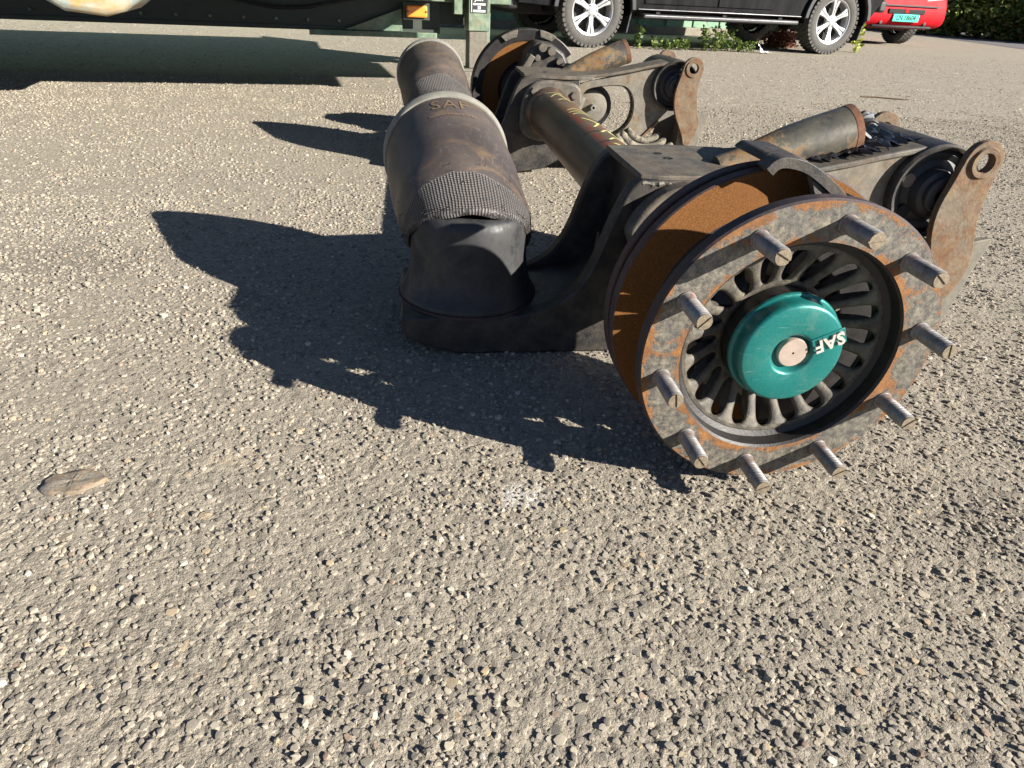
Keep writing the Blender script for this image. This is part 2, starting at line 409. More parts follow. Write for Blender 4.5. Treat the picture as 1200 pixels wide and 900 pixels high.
    M['paper'] = plain('white_paper', lin(220, 222, 226), 0.8, 0, 0.05, 40, 0.2)

make_materials()

# ------------------------------------------------------------------ mesh helpers
class MB:
    def __init__(self):
        self.v = []; self.f = []; self.mi = []
    def add(self, vs, fs, mi=0):
        o = len(self.v)
        self.v += [tuple(p) for p in vs]
        self.f += [tuple(i + o for i in f) for f in fs]
        self.mi += [mi] * len(fs)
        return self
    def box(self, x0, x1, y0, y1, z0, z1, mi=0):
        vs = [(x, y, z) for z in (z0, z1) for y in (y0, y1) for x in (x0, x1)]
        return self.add(vs, [(0, 2, 3, 1), (4, 5, 7, 6), (0, 1, 5, 4), (2, 6, 7, 3), (0, 4, 6, 2), (1, 3, 7, 5)], mi)
    def prism(self, poly, y0, y1, mi=0, axis='y', hole=None):
        """polygon in (x,z) extruded along y (or (x,y) along z, or (y,z) along x)"""
        def P(a, b, c):
            return {'y': (a, c, b), 'z': (a, b, c), 'x': (c, a, b)}[axis]
        n = len(poly)
        vs = [P(a, b, y0) for a, b in poly] + [P(a, b, y1) for a, b in poly]
        fs = [(i, (i + 1) % n, n + (i + 1) % n, n + i) for i in range(n)]
        if hole is None:
            fs += [tuple(range(n - 1, -1, -1)), tuple(range(n, 2 * n))]
            return self.add(vs, fs, mi)
        # one hole: bridge outline and hole with a keyhole cut
        m = len(hole)
        best = min(((poly[i][0] - hole[j][0]) ** 2 + (poly[i][1] - hole[j][1]) ** 2, i, j) for i in range(n) for j in range(m))
        _, i0, j0 = best
        vs += [P(a, b, y0) for a, b in hole] + [P(a, b, y1) for a, b in hole]
        fs += [(2 * n + (j + 1) % m, 2 * n + j, 2 * n + m + j, 2 * n + m + (j + 1) % m) for j in range(m)]
        # triangulate cap with mathutils
        from mathutils.geometry import delaunay_2d_cdt
        pts = [Vector(p) for p in poly] + [Vector(p) for p in hole]
        ed = [(i, (i + 1) % n) for i in range(n)] + [(n + j, n + (j + 1) % m) for j in range(m)]
        ov, oe, of, a1, a2, a3 = delaunay_2d_cdt(pts, ed, [], 0, 1e-7)
        def inside(q, pg):
            c = False
            for k in range(len(pg)):
                (xa, ya), (xb, yb) = pg[k], pg[k - 1]
                if (ya > q[1]) != (yb > q[1]) and q[0] < (xb - xa) * (q[1] - ya) / (yb - ya) + xa:
                    c = not c
            return c
        mp = lambda k, lay: (k + lay * n) if k < n else (2 * n + (k - n) + lay * m)
        src = [a1[k][0] for k in range(len(ov))]
        for tri in of:
            cx = sum(ov[k].x for k in tri) / len(tri); cy = sum(ov[k].y for k in tri) / len(tri)
            if inside((cx, cy), poly) and not inside((cx, cy), hole):
                fs.append(tuple(mp(src[k], 0) for k in tri))
                fs.append(tuple(mp(src[k], 1) for k in reversed(tri)))
        return self.add(vs, fs, mi)
    def lathe(self, prof, c=(0, 0, 0), axis='y', n=48, mi=0, a0=0.0, a1=None, mis=None, sx=1.0):
        """prof: list of (radius, position along axis)"""
        full = a1 is None
        a1 = 2 * PI if full else a1
        k = n if full else n + 1
        vs = []
        for r, h in prof:
            for i in range(k):
                a = a0 + (a1 - a0) * i / n
                p, q = r * math.cos(a), r * math.sin(a)
                if axis == 'y': vs.append((c[0] + p, c[1] + h, c[2] + q))
                elif axis == 'z': vs.append((c[0] + p, c[1] + q, c[2] + h))
                else: vs.append((c[0] + h, c[1] + p, c[2] + q))
        for j in range(len(prof) - 1):
            fs = []
            for i in range(n):
                i2 = (i + 1) % k
                fs.append((j * k + i, j * k + i2, (j + 1) * k + i2, (j + 1) * k + i))
            if j == 0:
                o = len(self.v); self.v += vs
            self.f += [tuple(q + o for q in f) for f in fs]
            self.mi += [mi if mis is None else mis[j]] * len(fs)
        if not full:   # close the two ends of a partial ring
            for e in (0, n):
                self.f.append(tuple(o + j * k + e for j in range(len(prof))))
                self.mi.append(mi)
        return self
    def cyl(self, p0, p1, r0, r1=None, n=16, mi=0, cap=True):
        r1 = r0 if r1 is None else r1
        return self.tube([p0, p1], [r0, r1], n, mi, cap)
    def tube(self, pts, rs, n=10, mi=0, cap=True):
        pts = [Vector(p) for p in pts]
        if not hasattr(rs, '__len__'):
            rs = [rs] * len(pts)
        vs = []
        d0 = (pts[1] - pts[0]).normalized()
        ref = Vector((0, 0, 1)) if abs(d0.z) < 0.9 else Vector((1, 0, 0))
        sd = d0.cross(ref).normalized()
        for i, p in enumerate(pts):
            d = (pts[min(i + 1, len(pts) - 1)] - pts[max(i - 1, 0)]).normalized()
            sd = (sd - d * sd.dot(d)).normalized()
            up = sd.cross(d)
            for k in range(n):
                a = 2 * PI * k / n
                vs.append(p + (sd * math.cos(a) + up * math.sin(a)) * rs[i])
        fs = [(i * n + k, i * n + (k + 1) % n, (i + 1) * n + (k + 1) % n, (i + 1) * n + k)
              for i in range(len(pts) - 1) for k in range(n)]
        if cap:
            fs += [tuple(range(n - 1, -1, -1)), tuple((len(pts) - 1) * n + k for k in range(n))]
        return self.add(vs, fs, mi)
    def build(self, name, mats, parent=None, off=None, bevel=0.0, seg=2, smooth=True, ang=35, recalc=True, mirror=None):
        me = bpy.data.meshes.new(name)
        v = self.v
        if mirror is not None:
            v = [(x, mirror - y, z) for x, y, z in v]
        me.from_pydata(v, [], self.f)
        if not isinstance(mats, (list, tuple)):
            mats = [mats]
        for m in mats:
            me.materials.append(M[m] if isinstance(m, str) else m)
        me.polygons.foreach_set('material_index', self.mi)
        if recalc:
            bm = bmesh.new(); bm.from_mesh(me)
            bmesh.ops.remove_doubles(bm, verts=bm.verts, dist=1e-6)
            bmesh.ops.recalc_face_normals(bm, faces=bm.faces)
            bm.to_mesh(me); bm.free()
        if smooth:
            me.polygons.foreach_set('use_smooth', [True] * len(me.polygons))
            me.set_sharp_from_angle(angle=R(ang))
        o = bpy.data.objects.new(name, me)
        col.objects.link(o)
        if parent is not None:
            o.parent = parent
        if off is not None:
            o.location = off
        if bevel > 0:
            b = o.modifiers.new('bevel', 'BEVEL')
            b.width = bevel; b.segments = seg; b.limit_method = 'ANGLE'; b.angle_limit = R(40)
            b.harden_normals = False
        return o

def thing(name, label, cat, loc=(0, 0, 0), rz=0.0, group=None):
    o = bpy.data.objects.new(name, None)
    o.empty_display_size = 0.1
    col.objects.link(o)
    o.location = loc
    o.rotation_euler = (0, 0, rz)
    o['label'] = label; o['category'] = cat
    if group: o['group'] = group
    return o

def tag(o, label, cat, group=None):
    o['label'] = label; o['category'] = cat
    if group: o['group'] = group
    return o

def text_verts(s, size, extrude, spacing=1.0, bold=0.0):
    cu_ = bpy.data.curves.new('txt', 'FONT')
    cu_.body = s; cu_.size = size; cu_.extrude = extrude; cu_.space_character = spacing
    cu_.align_x = 'CENTER'; cu_.align_y = 'CENTER'; cu_.offset = bold; cu_.resolution_u = 3
    ob = bpy.data.objects.new('txt', cu_)
    col.objects.link(ob)
    dg = bpy.context.evaluated_depsgraph_get(); dg.update()
    me = bpy.data.meshes.new_from_object(ob.evaluated_get(dg))
    vs = [tuple(v.co) for v in me.vertices]; fs = [tuple(p.vertices) for p in me.polygons]
    bpy.data.objects.remove(ob); bpy.data.curves.remove(cu_); bpy.data.meshes.remove(me)
    return vs, fs

def chaikin(P, it=2):
    for _ in range(it):
        Q = []
        for i in range(len(P)):
            a, b = P[i], P[(i + 1) % len(P)]
            Q += [(a[0] * .75 + b[0] * .25, a[1] * .75 + b[1] * .25), (a[0] * .25 + b[0] * .75, a[1] * .25 + b[1] * .75)]
        P = Q
    return P
def smooth_open(P, it=2):
    for _ in range(it):
        Q = [P[0]]
        for a, b in zip(P[:-1], P[1:]):
            Q += [(a[0] * .75 + b[0] * .25, a[1] * .75 + b[1] * .25), (a[0] * .25 + b[0] * .75, a[1] * .25 + b[1] * .75)]
        P = Q + [P[-1]]
    return P

def circ(cx, cz, r, n=20, a0=0.0, a1=2 * PI, end=False):
    k = n + 1 if end else n
    return [(cx + r * math.cos(a0 + (a1 - a0) * i / n), cz + r * math.sin(a0 + (a1 - a0) * i / n)) for i in range(k)]

# ------------------------------------------------------------------ ground
def sheet(name, poly, z, mat):
    me = bpy.data.meshes.new(name)
    me.from_pydata([(x, y, z) for x, y in poly], [], [tuple(range(len(poly)))])
    me.materials.append(M[mat])
    o = bpy.data.objects.new(name, me); col.objects.link(o)
    o['kind'] = 'structure'
    return o
ground = sheet('ground', [(-300, -300), (300, -300), (300, 300), (-300, 300)], 0.0, 'ground')
road = sheet('road', [(9.4, 2), (10.84, 12), (11.6, 16.2), (12.1, 19), (12.6, 24), (14, 30), (18, 30), (19, 2)], 0.004, 'road')

CAM = np.array([-0.460, -0.693, 0.599])
def visible_uv(x, y, margin=0.06):
    d = np.stack([x - CAM[0], y - CAM[1], np.full_like(x, -CAM[2])], -1)
    z = d @ np.array(cf); a = d @ np.array(cr) / z; b = d @ np.array(cu) / z
    hx, hy = 600 / 789.08 + margin, 450 / 789.08 + margin
    return (z > 0) & (np.abs(a) < hx) & (np.abs(b) < hy), z

def value_noise(x, y, scale, seed):
    g = np.random.default_rng(seed).random((64, 64))
    fx, fy = x * scale, y * scale
    i, j = np.floor(fx).astype(int), np.floor(fy).astype(int)
    u, v = fx - i, fy - j
    u = u * u * (3 - 2 * u); v = v * v * (3 - 2 * v)
    G = lambda a, b: g[a % 64, b % 64]
    return (G(i, j) * (1 - u) + G(i + 1, j) * u) * (1 - v) + (G(i, j + 1) * (1 - u) + G(i + 1, j + 1) * u) * v

DOMES = {}
def dome_template(kind):
    """open-bottomed rounded stone of unit radius: (verts, tris)"""
    if kind == 0: rings, n = [(1.0, -0.4), (0.80, 0.86)], 7
    elif kind == 1: rings, n = [(1.0, -0.3), (0.82, 0.85)], 6
    elif kind == 2: rings, n = [(1.0, -0.25), (0.70, 0.85)], 5
    else: rings, n = [(1.0, -0.2)], 5
    vs = []
    for k, (r, z) in enumerate(rings):
        for i in range(n):
            a = 2 * PI * (i + 0.5 * (k % 2)) / n
            vs.append((r * math.cos(a), r * math.sin(a), z))
    fs = []
    for k in range(len(rings) - 1):
        for i in range(n):
            a, b, c, d = k * n + i, k * n + (i + 1) % n, (k + 1) * n + (i + 1) % n, (k + 1) * n + i
            fs += [(a, b, c), (a, c, d)]
    t = len(vs); vs.append((0, 0, 1.0)); k = (len(rings) - 1) * n
    fs += [(k + i, k + (i + 1) % n, t) for i in range(n)]
    return np.array(vs), np.array(fs)

PAL = np.array([lin(92, 89, 86)[:3], lin(116, 111, 105)[:3], lin(134, 128, 118)[:3], lin(150, 143, 130)[:3], lin(162, 153, 136)[:3],
                lin(176, 166, 148)[:3], lin(172, 150, 118)[:3], lin(196, 190, 178)[:3], lin(138, 112, 96)[:3]])
PW = np.array([.10, .15, .22, .25, .17, .06, .02, .02, .01])

def scatter(x0, x1, y0, y1, cell, seed):
    g = np.random.default_rng(seed)
    nx, ny = int((x1 - x0) / cell), int((y1 - y0) / cell)
    X, Y = np.meshgrid(np.arange(nx), np.arange(ny))
    x = x0 + (X.ravel() + 0.5 + (g.random(nx * ny) - 0.5) * 0.95) * cell
    y = y0 + (Y.ravel() + 0.5 + (g.random(nx * ny) - 0.5) * 0.95) * cell
    return x, y

def stone_batch(x, y, r, hgt, kind, seed):
    g = np.random.default_rng(seed)
    tv, tf = dome_template(kind)
    N, K = len(x), len(tv)
    ang = g.random(N) * 2 * PI
    el = 0.62 + 0.5 * g.random(N)
    jit = 1 + (g.random((N, K)) - 0.5) * 0.62
    px = tv[None, :, 0] * jit; py = tv[None, :, 1] * jit * el[:, None]
    pz = tv[None, :, 2] * (1 + (g.random((N, K)) - 0.5) * 0.25)
    # a slight tilt so that the stones are not level
    tx, ty = (g.random(N) - 0.5) * 0.9, (g.random(N) - 0.5) * 0.9
    zz = np.where(pz > 0, pz, pz) * hgt[:, None] + (px * tx[:, None] + py * ty[:, None]) * r[:, None] * 0.35
    c, s = np.cos(ang)[:, None], np.sin(ang)[:, None]
    vx = x[:, None] + (px * c - py * s) * r[:, None]
    vy = y[:, None] + (px * s + py * c) * r[:, None]
    V = np.stack([vx, vy, zz], -1).reshape(-1, 3)
    F = (tf[None] + (np.arange(N) * K)[:, None, None]).reshape(-1, 3)
    ci = g.choice(len(PAL), N, p=PW / PW.sum())
    C = PAL[ci] * (0.82 + 0.30 * g.random((N, 1)))
    C = np.repeat(np.concatenate([C, np.ones((N, 1))], 1), K, 0)
    return V, F, C

def np_mesh(name, V, F, C, mat, smooth=True):
    me = bpy.data.meshes.new(name)
    nf = len(F); k = F.shape[1]
    me.vertices.add(len(V)); me.vertices.foreach_set('co', V.astype(np.float32).ravel())
    me.loops.add(nf * k); me.loops.foreach_set('vertex_index', F.astype(np.int32).ravel())
    me.polygons.add(nf)
    me.polygons.foreach_set('loop_start', np.arange(0, nf * k, k, dtype=np.int32))
    me.polygons.foreach_set('loop_total', np.full(nf, k, dtype=np.int32))
    if C is not None:
        a = me.color_attributes.new('Col', 'FLOAT_COLOR', 'POINT')
        a.data.foreach_set('color', C.astype(np.float32).ravel())
    me.update(calc_edges=True)
    if smooth:
        me.polygons.foreach_set('use_smooth', np.ones(nf, dtype=bool))
    me.materials.append(M[mat] if isinstance(mat, str) else mat)
    return me

def sstep(v, a, b):
    t = np.clip((v - a) / (b - a), 0, 1)
    return t * t * (3 - 2 * t)
def relief(x, y):
    """height of the worn matrix: a rough top with steep-sided pits where stones have come out"""
    # warp the lookup so that the pits are not aligned with the axes
    wx = x * 0.83 + y * 0.56; wy = -x * 0.56 + y * 0.83
    wx = wx + 0.004 * value_noise(x, y, 150.0, 41); wy = wy + 0.004 * value_noise(x, y, 150.0, 42)
    a = value_noise(wx, wy, 138.0, 31); b = value_noise(wx, wy, 270.0, 32); c = value_noise(x, y, 330.0, 33); d = value_noise(x, y, 11.0, 34)
    pit = sstep(0.58 * a + 0.42 * b, 0.655 - 0.17 * d, 0.705 - 0.17 * d)
    return 0.0016 + 0.0006 * b + 0.0004 * c - (0.0017 + 0.0006 * c) * pit
def fade(z):
    return np.clip((3.2 - z) / 2.2, 0, 1)

def surface():
    # finely broken surface near the camera, blending into the flat sheet with distance
    zs = [0.50]
    while zs[-1] < 3.3: zs.append(zs[-1] * 1.0040)
    zs = np.array(zs)
    t = np.linspace(-0.84, 0.84, 400)
    f2 = np.array([cf.x, cf.y]); f2 /= np.linalg.norm(f2); r2 = np.array([f2[1], -f2[0]])
    # rows: ground distance along the view heading whose depth along the optical axis is z
    dist = (zs - CAM[2] * (-cf.z)) / math.hypot(cf.x, cf.y)
    X = CAM[0] + f2[0] * dist[:, None] + r2[0] * (zs[:, None] * t[None]); Y = CAM[1] + f2[1] * dist[:, None] + r2[1] * (zs[:, None] * t[None])
    jx = rng.uniform(-1, 1, X.shape) * zs[:, None] * 0.0009; X = X + jx; Y = Y + rng.uniform(-1, 1, X.shape) * zs[:, None] * 0.0009
    Z = (relief(X, Y) + rng.uniform(-0.0003, 0.0003, X.shape)) * fade(zs)[:, None]
    e = np.minimum(1, np.minimum(np.arange(len(t)), np.arange(len(t))[::-1]) / 8.0)
    er = np.minimum(1, np.minimum(np.arange(len(zs)), np.arange(len(zs))[::-1]) / 12.0)
    Z = np.maximum(Z, 0) * e[None] * er[:, None] + 0.0008 * np.minimum(e[None], er[:, None]) - 0.0004
    V = np.stack([X, Y, Z], -1).reshape(-1, 3)
    nr, nc = X.shape
    i, j = np.meshgrid(np.arange(nr - 1), np.arange(nc - 1), indexing='ij')
    q = (i * nc + j).ravel()
    F = np.stack([q, q + 1, q + nc + 1, q + nc], -1)
    me = np_mesh('broken_surface', V, F, None, 'ground', smooth=True)
    o = bpy.data.objects.new('broken_surface', me); col.objects.link(o); o.parent = ground
    o['kind'] = 'stuff'
surface()

def stones():
    Vs, Fs, Cs = [], [], []
    off = 0
    def put(V, F, C):
        nonlocal off
        Vs.append(V); Fs.append(F + off); Cs.append(C); off += len(V)
    for (zmin, zmax, cell, kind, r0, r1, seed) in ((0.3, 1.15, 0.0061, 0, 0.0019, 0.0050, 1), (1.15, 2.1, 0.0084, 1, 0.0026, 0.0058, 2),
                                                   (2.1, 4.2, 0.0128, 2, 0.0034, 0.0076, 3), (4.2, 10.0, 0.028, 3, 0.008, 0.016, 4)):
        x, y = scatter(-8.5, 11.0, -0.6, 9.6, cell, seed)
        vis, z = visible_uv(x, y)
        ze = z * (1 + 0.22 * (value_noise(x, y, 4.0, 61) - 0.5) + 0.16 * (value_noise(x, y, 23.0, 62) - 0.5))
        k = vis & (ze >= zmin) & (ze < zmax)
        x, y, z = x[k], y[k], z[k]
        g = np.random.default_rng(seed + 50)
        dens = value_noise(x, y, 9.0, 5) * 0.6 + value_noise(x, y, 31.0, 6) * 0.4
        far = np.clip((10.0 - z) / 7.9, 0, 1)
        k = g.random(len(x)) < (0.42 + 0.9 * dens) * (far ** 0.6 if kind >= 2 else 1)
        x, y, dens, z, far = x[k], y[k], dens[k], z[k], far[k]
        q = g.random(len(x))
        r = r0 + (r1 - r0) * q ** 1.9
        big = g.random(len(x)) < 0.02
        r = np.where(big, r * 1.4, r)
        h = r * (0.10 + 0.95 * g.random(len(x)) ** 1.4) * (0.55 + 0.85 * dens) * (0.34 if kind == 3 else 0.82 if kind == 2 else 1)
        V, F, C = stone_batch(x, y, r, h, kind, seed + 90)
        lift = np.repeat(relief(x, y) * fade(z) * 0.85, len(V) // len(x))
        V[:, 2] += lift
        put(V, F, C)
    me = np_mesh('stone', np.concatenate(Vs), np.concatenate(Fs), np.concatenate(Cs), 'stone')
    me.set_sharp_from_angle(angle=R(24))
    o = bpy.data.objects.new('embedded_stones', me)
    col.objects.link(o); o.parent = ground
    o['kind'] = 'stuff'
    # the largest stones one can pick out, each an object of its own
    shapes = []
    for k in range(10):
        V, F, C = stone_batch(np.zeros(1), np.zeros(1), np.ones(1), np.ones(1) * 0.8, 0, 700 + k)
        shapes.append(np_mesh('pebble', V, F, None, 'pebble'))
        shapes[-1].set_sharp_from_angle(angle=R(50))
    g = np.random.default_rng(77)
    x, y = scatter(-1.6, 1.4, -0.5, 0.9, 0.024, 9)
    vis, z = visible_uv(x, y, 0.0)
    k = np.where(vis & (z < 1.15))[0]
    k = g.permutation(k)[:300]
    for i in k:
        p = bpy.data.objects.new('pebble', shapes[int(g.integers(10))])
        col.objects.link(p); p.parent = ground
        r = 0.0042 + 0.0034 * g.random() ** 2
        p.location = (x[i], y[i], float(relief(x[i:i+1], y[i:i+1])[0]) * 0.85)
        p.scale = (r, r * (0.75 + 0.4 * g.random()), r * (0.22 + 0.38 * g.random()))
        p.rotation_euler = ((g.random() - 0.5) * 0.4, (g.random() - 0.5) * 0.4, g.random() * 6.28)
stones()

# ------------------------------------------------------------------ the axle
S_TOT = 2.46
CZ = 0.217
axle = thing('trailer_axle', 'dismantled rusty trailer axle with teal hub cap and black air springs',
             'axle', (0, S_TOT / 2, 0))
AO = (0, -S_TOT / 2, 0)
def part(mb, name, mats, **kw):
    return mb.build(name, mats, axle, AO, **kw)

def sub(mb, name, mats, parent, **kw):
    return mb.build(name, mats, parent, **kw)

def build_tube():
    L0, L1 = 0.16, S_TOT - 0.16
    mb = MB()
    ys = np.linspace(L0, L1, 24) - S_TOT / 2
    mb.lathe([(0.02, ys[0])] + [(0.073, y) for y in ys] + [(0.02, ys[-1])], (0, 0, 0), 'y', 56)
    o = mb.build('axle_tube', 'tube', axle, (0, 0, CZ))
    # weld collars beside the arms
    for y in (0.70, S_TOT - 0.70):
        c = MB().lathe([(0.072, -0.03), (0.079, -0.022), (0.083, -0.008), (0.083, 0.02), (0.072, 0.03)], (0, y - S_TOT / 2, 0), 'y', 48)
        c.build('weld_collar', 'tube', o)
    # handwritten chalk strokes wrapped on the tube
    def stroke(pts, w=0.0068):
        m = MB(); vs = []; n = len(pts)
        for i, (a, y) in enumerate(pts):
            a0, y0 = pts[max(i - 1, 0)]; a1, y1 = pts[min(i + 1, n - 1)]
            da, dy = (a1 - a0) * 0.073, y1 - y0
            L = math.hypot(da, dy) or 1
            nx, ny = -dy / L, da / L
            for s in (-1, 1):
                aa = a + s * nx * w / 2 / 0.073; yy = y + s * ny * w / 2
                rr = 0.0737
                vs.append((rr * math.cos(aa), yy - S_TOT / 2, rr * math.sin(aa)))
        m.add(vs, [(2 * i, 2 * i + 1, 2 * i + 3, 2 * i + 2) for i in range(n - 1)])
        m.build('chalk_stroke', 'chalk', o, recalc=False)
    def curve(ctrl, n=14):
        P = [Vector(c) for c in ctrl]; out = []
        for i in range(len(P) - 1):
            p0, p1, p2, p3 = P[max(i - 1, 0)], P[i], P[i + 1], P[min(i + 2, len(P) - 1)]
            for k in range(n):
                t = k / n
                out.append(tuple(0.5 * ((2 * p1) + (-p0 + p2) * t + (2 * p0 - 5 * p1 + 4 * p2 - p3) * t * t + (-p0 + 3 * p1 - 3 * p2 + p3) * t ** 3)))
        out.append(tuple(P[-1]))
        return out
    d = R
    for c in ([(d(112), 1.72), (d(84), 1.70), (d(54), 1.73), (d(34), 1.68)],
              [(d(108), 1.63), (d(84), 1.67), (d(62), 1.59), (d(38), 1.63)],
              [(d(98), 1.56), (d(72), 1.58), (d(46), 1.54)],
              [(d(106), 1.37), (d(84), 1.385), (d(60), 1.37), (d(34), 1.39)],
              [(d(108), 1.335), (d(82), 1.345), (d(58), 1.33), (d(34), 1.35)],
              [(d(104), 1.30), (d(82), 1.31), (d(58), 1.295), (d(36), 1.315)],
              [(d(96), 1.23), (d(74), 1.165), (d(92), 1.10)],
              [(d(74), 1.165), (d(50), 1.22)],
              [(d(90), 1.03), (d(70), 1.07), (d(50), 1.03), (d(34), 0.97)],
              [(d(70), 1.07), (d(60), 0.96)],
              [(d(92), 0.94), (d(72), 0.97), (d(58), 0.91), (d(74), 0.86), (d(92), 0.90)]):
        stroke(curve(c))
    # saw cuts through the paint of the red stripe
    for y in (1.05, 0.93):
        m = MB().lathe([(0.0728, -0.0035), (0.0742, -0.003), (0.0742, 0.003), (0.0728, 0.0035)], (0, y - S_TOT / 2, 0), 'y', 10, a0=R(92), a1=R(122))
        m.build('scratch', 'hole', o)
build_tube()

def build_hub(near=True):
    mir = None if near else S_TOT
    C = (0, 0, CZ)
    # flange ring
    mb = MB()
    mb.lathe([(0.133, 0.040), (0.1335, 0.024), (0.1405, 0.020), (0.1420, 0.003), (0.1450, 0.0), (0.170, 0.0), (0.1925, 0.0005), (0.195, 0.003), (0.195, 0.019), (0.192, 0.022),
              (0.168, 0.024), (0.150, 0.034), (0.133, 0.040)], C, 'y', 120, mis=[2, 2, 2, 2, 0, 0, 1, 1, 1, 1, 1, 1])
    hub = part(mb, 'wheel_hub', ['flange', 'flange_rim', 'hub_dark'], mirror=mir)  # inner wall coloured near-black to hold the shade of the recess
    hub['label'] = 'grey cast hub flange with orange rust patches' if near else 'far wheel hub seen from behind'
    # barrel behind the flange
    mb = MB().lathe([(0.068, 0.058), (0.080, 0.062), (0.086, 0.082), (0.094, 0.100), (0.106, 0.1095), (0.118, 0.1095), (0.118, 0.150), (0.105, 0.16), (0.09, 0.20), (0.076, 0.21)], C, 'y', 64)
    mb.build('hub_barrel', 'hub_dark', hub, mirror=mir)
    if not near:
        return hub
    # finned bowl: 20 spokes
    NS, m = 20, 6
    r_in, r_out = 0.077, 0.1275
    rs = [0.070, 0.0745] + [r_in + (r_out - r_in) * 0.5 * (1 - math.cos(PI * i / 14)) for i in range(15)] + [0.1290, 0.1315, 0.1345]
    def bowl(r):
        t = max(0, min(1, (0.126 - r) / (0.126 - 0.074)))
        return 0.0240 + 0.028 * (t * t * (3 - 2 * t) * 0.35 + t * 0.65)
    vs = []; idx = {}
    mb = MB()
    sec = 2 * PI / NS
    for k in range(NS):
        grid = []
        for r in rs:
            if r_in < r < r_out:
                t = (r - r_in) / (r_out - r_in)
                w = (1 - abs(2 * t - 1) ** 4.5) ** 0.5
                half = (sec / 2 - 0.0068 / r * (1 + 0.45 * t ** 3)) * w
            else:
                half = 0.0
            row = []
            for j in range(m + 1):
                a = (k + 0.17) * sec + half + (sec - 2 * half) * j / m
                e = abs(2 * j / m - 1)
                dy = 0.0042 * e ** 3 * (1 if half > 0.004 else 0)
                row.append((r * math.cos(a), bowl(r) + dy, CZ + r * math.sin(a)))
            grid.append(row)
        o = len(mb.v)
        flat = [p for row in grid for p in row]
        fs = [(i * (m + 1) + j, i * (m + 1) + j + 1, (i + 1) * (m + 1) + j + 1, (i + 1) * (m + 1) + j)
              for i in range(len(rs) - 1) for j in range(m)]
        mb.add(flat, fs)
    bw = MB(); bw.v, bw.f, bw.mi = mb.v, mb.f, mb.mi
    bo = bw.build('finned_bowl', 'hub', hub, ang=50)
    bm = bmesh.new(); bm.from_mesh(bo.data)
    bmesh.ops.remove_doubles(bm, verts=bm.verts, dist=2e-5)
    bmesh.ops.recalc_face_normals(bm, faces=bm.faces)
    if sum(f.normal.y for f in bm.faces) > 0:
        bmesh.ops.reverse_faces(bm, faces=bm.faces)
    bm.to_mesh(bo.data); bm.free()
    sm = bo.modifiers.new('thick', 'SOLIDIFY'); sm.thickness = 0.019; sm.offset = -1
    # disc bolts seen through the slots
    bolt = MB()
    bolt.lathe([(0.0105, 0.0), (0.0105, -0.030), (0.009, -0.032), (0.0, -0.032)], (0, 0, 0), 'y', 16)
    bmesh_ = bolt.build('disc_bolt', 'stud_end', hub)
    bmesh_.location = (0.101 * math.cos(0.3), 0.110, CZ + 0.101 * math.sin(0.3))
    for k in range(1, 10):
        c = bmesh_.copy(); col.objects.link(c)
        a = 0.3 + k * 2 * PI / 10
        c.location = (0.101 * math.cos(a), 0.110, CZ + 0.101 * math.sin(a))
    # ten wheel studs, each with a slotted end
    st = MB()
    st.lathe([(0.0122, 0.001), (0.0122, -0.001), (0.0112, -0.0025), (0.0104, -0.004), (0.0104, -0.014)] + [(0.0105 if i % 2 else 0.0099, -0.015 - 0.00095 * i) for i in range(43)] + [(0.0094, -0.0568), (0.0, -0.0568)], (0, 0, 0), 'y', 24,
             mis=[0] * 48 + [1])
    for s in (0, PI):
        P = [(0.0092 * math.cos(a + s), 0.0092 * math.sin(a + s)) for a in [R(8) + R(164) * i / 10 for i in range(11)]]
        st.prism(P, -0.0585, -0.0566, 1)
    sob = None
    for k in range(10):
        a = 2.0633 - k * 2 * PI / 10
        if sob is None:
            sob = st.build('wheel_stud', ['stud', 'stud_end'], hub); o = sob
        else:
            o = sob.copy(); col.objects.link(o)
        o.location = (0.1675 * math.cos(a), 0.0, CZ + 0.1675 * math.sin(a))
        o.scale = (1, 0.97 + 0.05 * rng.random(), 1)
        o.rotation_euler = (0, [0.5, -0.2, 0.7, 1.4, -0.7, -0.5, -0.4, 0.9, 1.4, -0.8][k], 0)
    # teal cap
    mb = MB().lathe([(0.070, 0.075), (0.070, 0.0245), (0.0735, 0.0235), (0.0735, 0.0200), (0.072, 0.0185), (0.0700, 0.0175), (0.0695, 0.015), (0.0690, 0.011), (0.0688, 0.005), (0.0680, 0.0012), (0.0660, -0.0018), (0.0630, -0.003),
                     (0.030, -0.003), (0.0275, -0.0022), (0.0255, 0.001), (0.0235, 0.004), (0.0225, 0.006), (0.0, 0.006)], C, 'y', 96, mis=[1] + [0] * 16)
    cap = mb.build('hub_cap', ['cap', 'hub_dark'], hub, ang=60)
    cap['label'] = 'teal metal hub cap with a pale plug and raised letters SAF'
    MB().lathe([(0.0195, 0.007), (0.0195, 0.0005), (0.0185, -0.0008), (0.0015, -0.0008), (0.0012, 0.001), (0, 0.001)], (0.002, 0, CZ + 0.001), 'y', 40,
               mis=[0, 0, 0, 1, 1]).build('cap_plug', ['plug', 'hole'], hub, ang=40)
    # raised maker's letters, upside down as the cap stands
    a = R(24)
    X = Vector((-math.cos(a), 0, -math.sin(a))); Y = Vector((math.sin(a), 0, -math.cos(a))); N = Vector((0, -1, 0))
    O = Vector((0.0475 * math.cos(a), -0.003, CZ + 0.0475 * math.sin(a)))
    bar = MB()
    w2, h2 = 0.0215, 0.0108
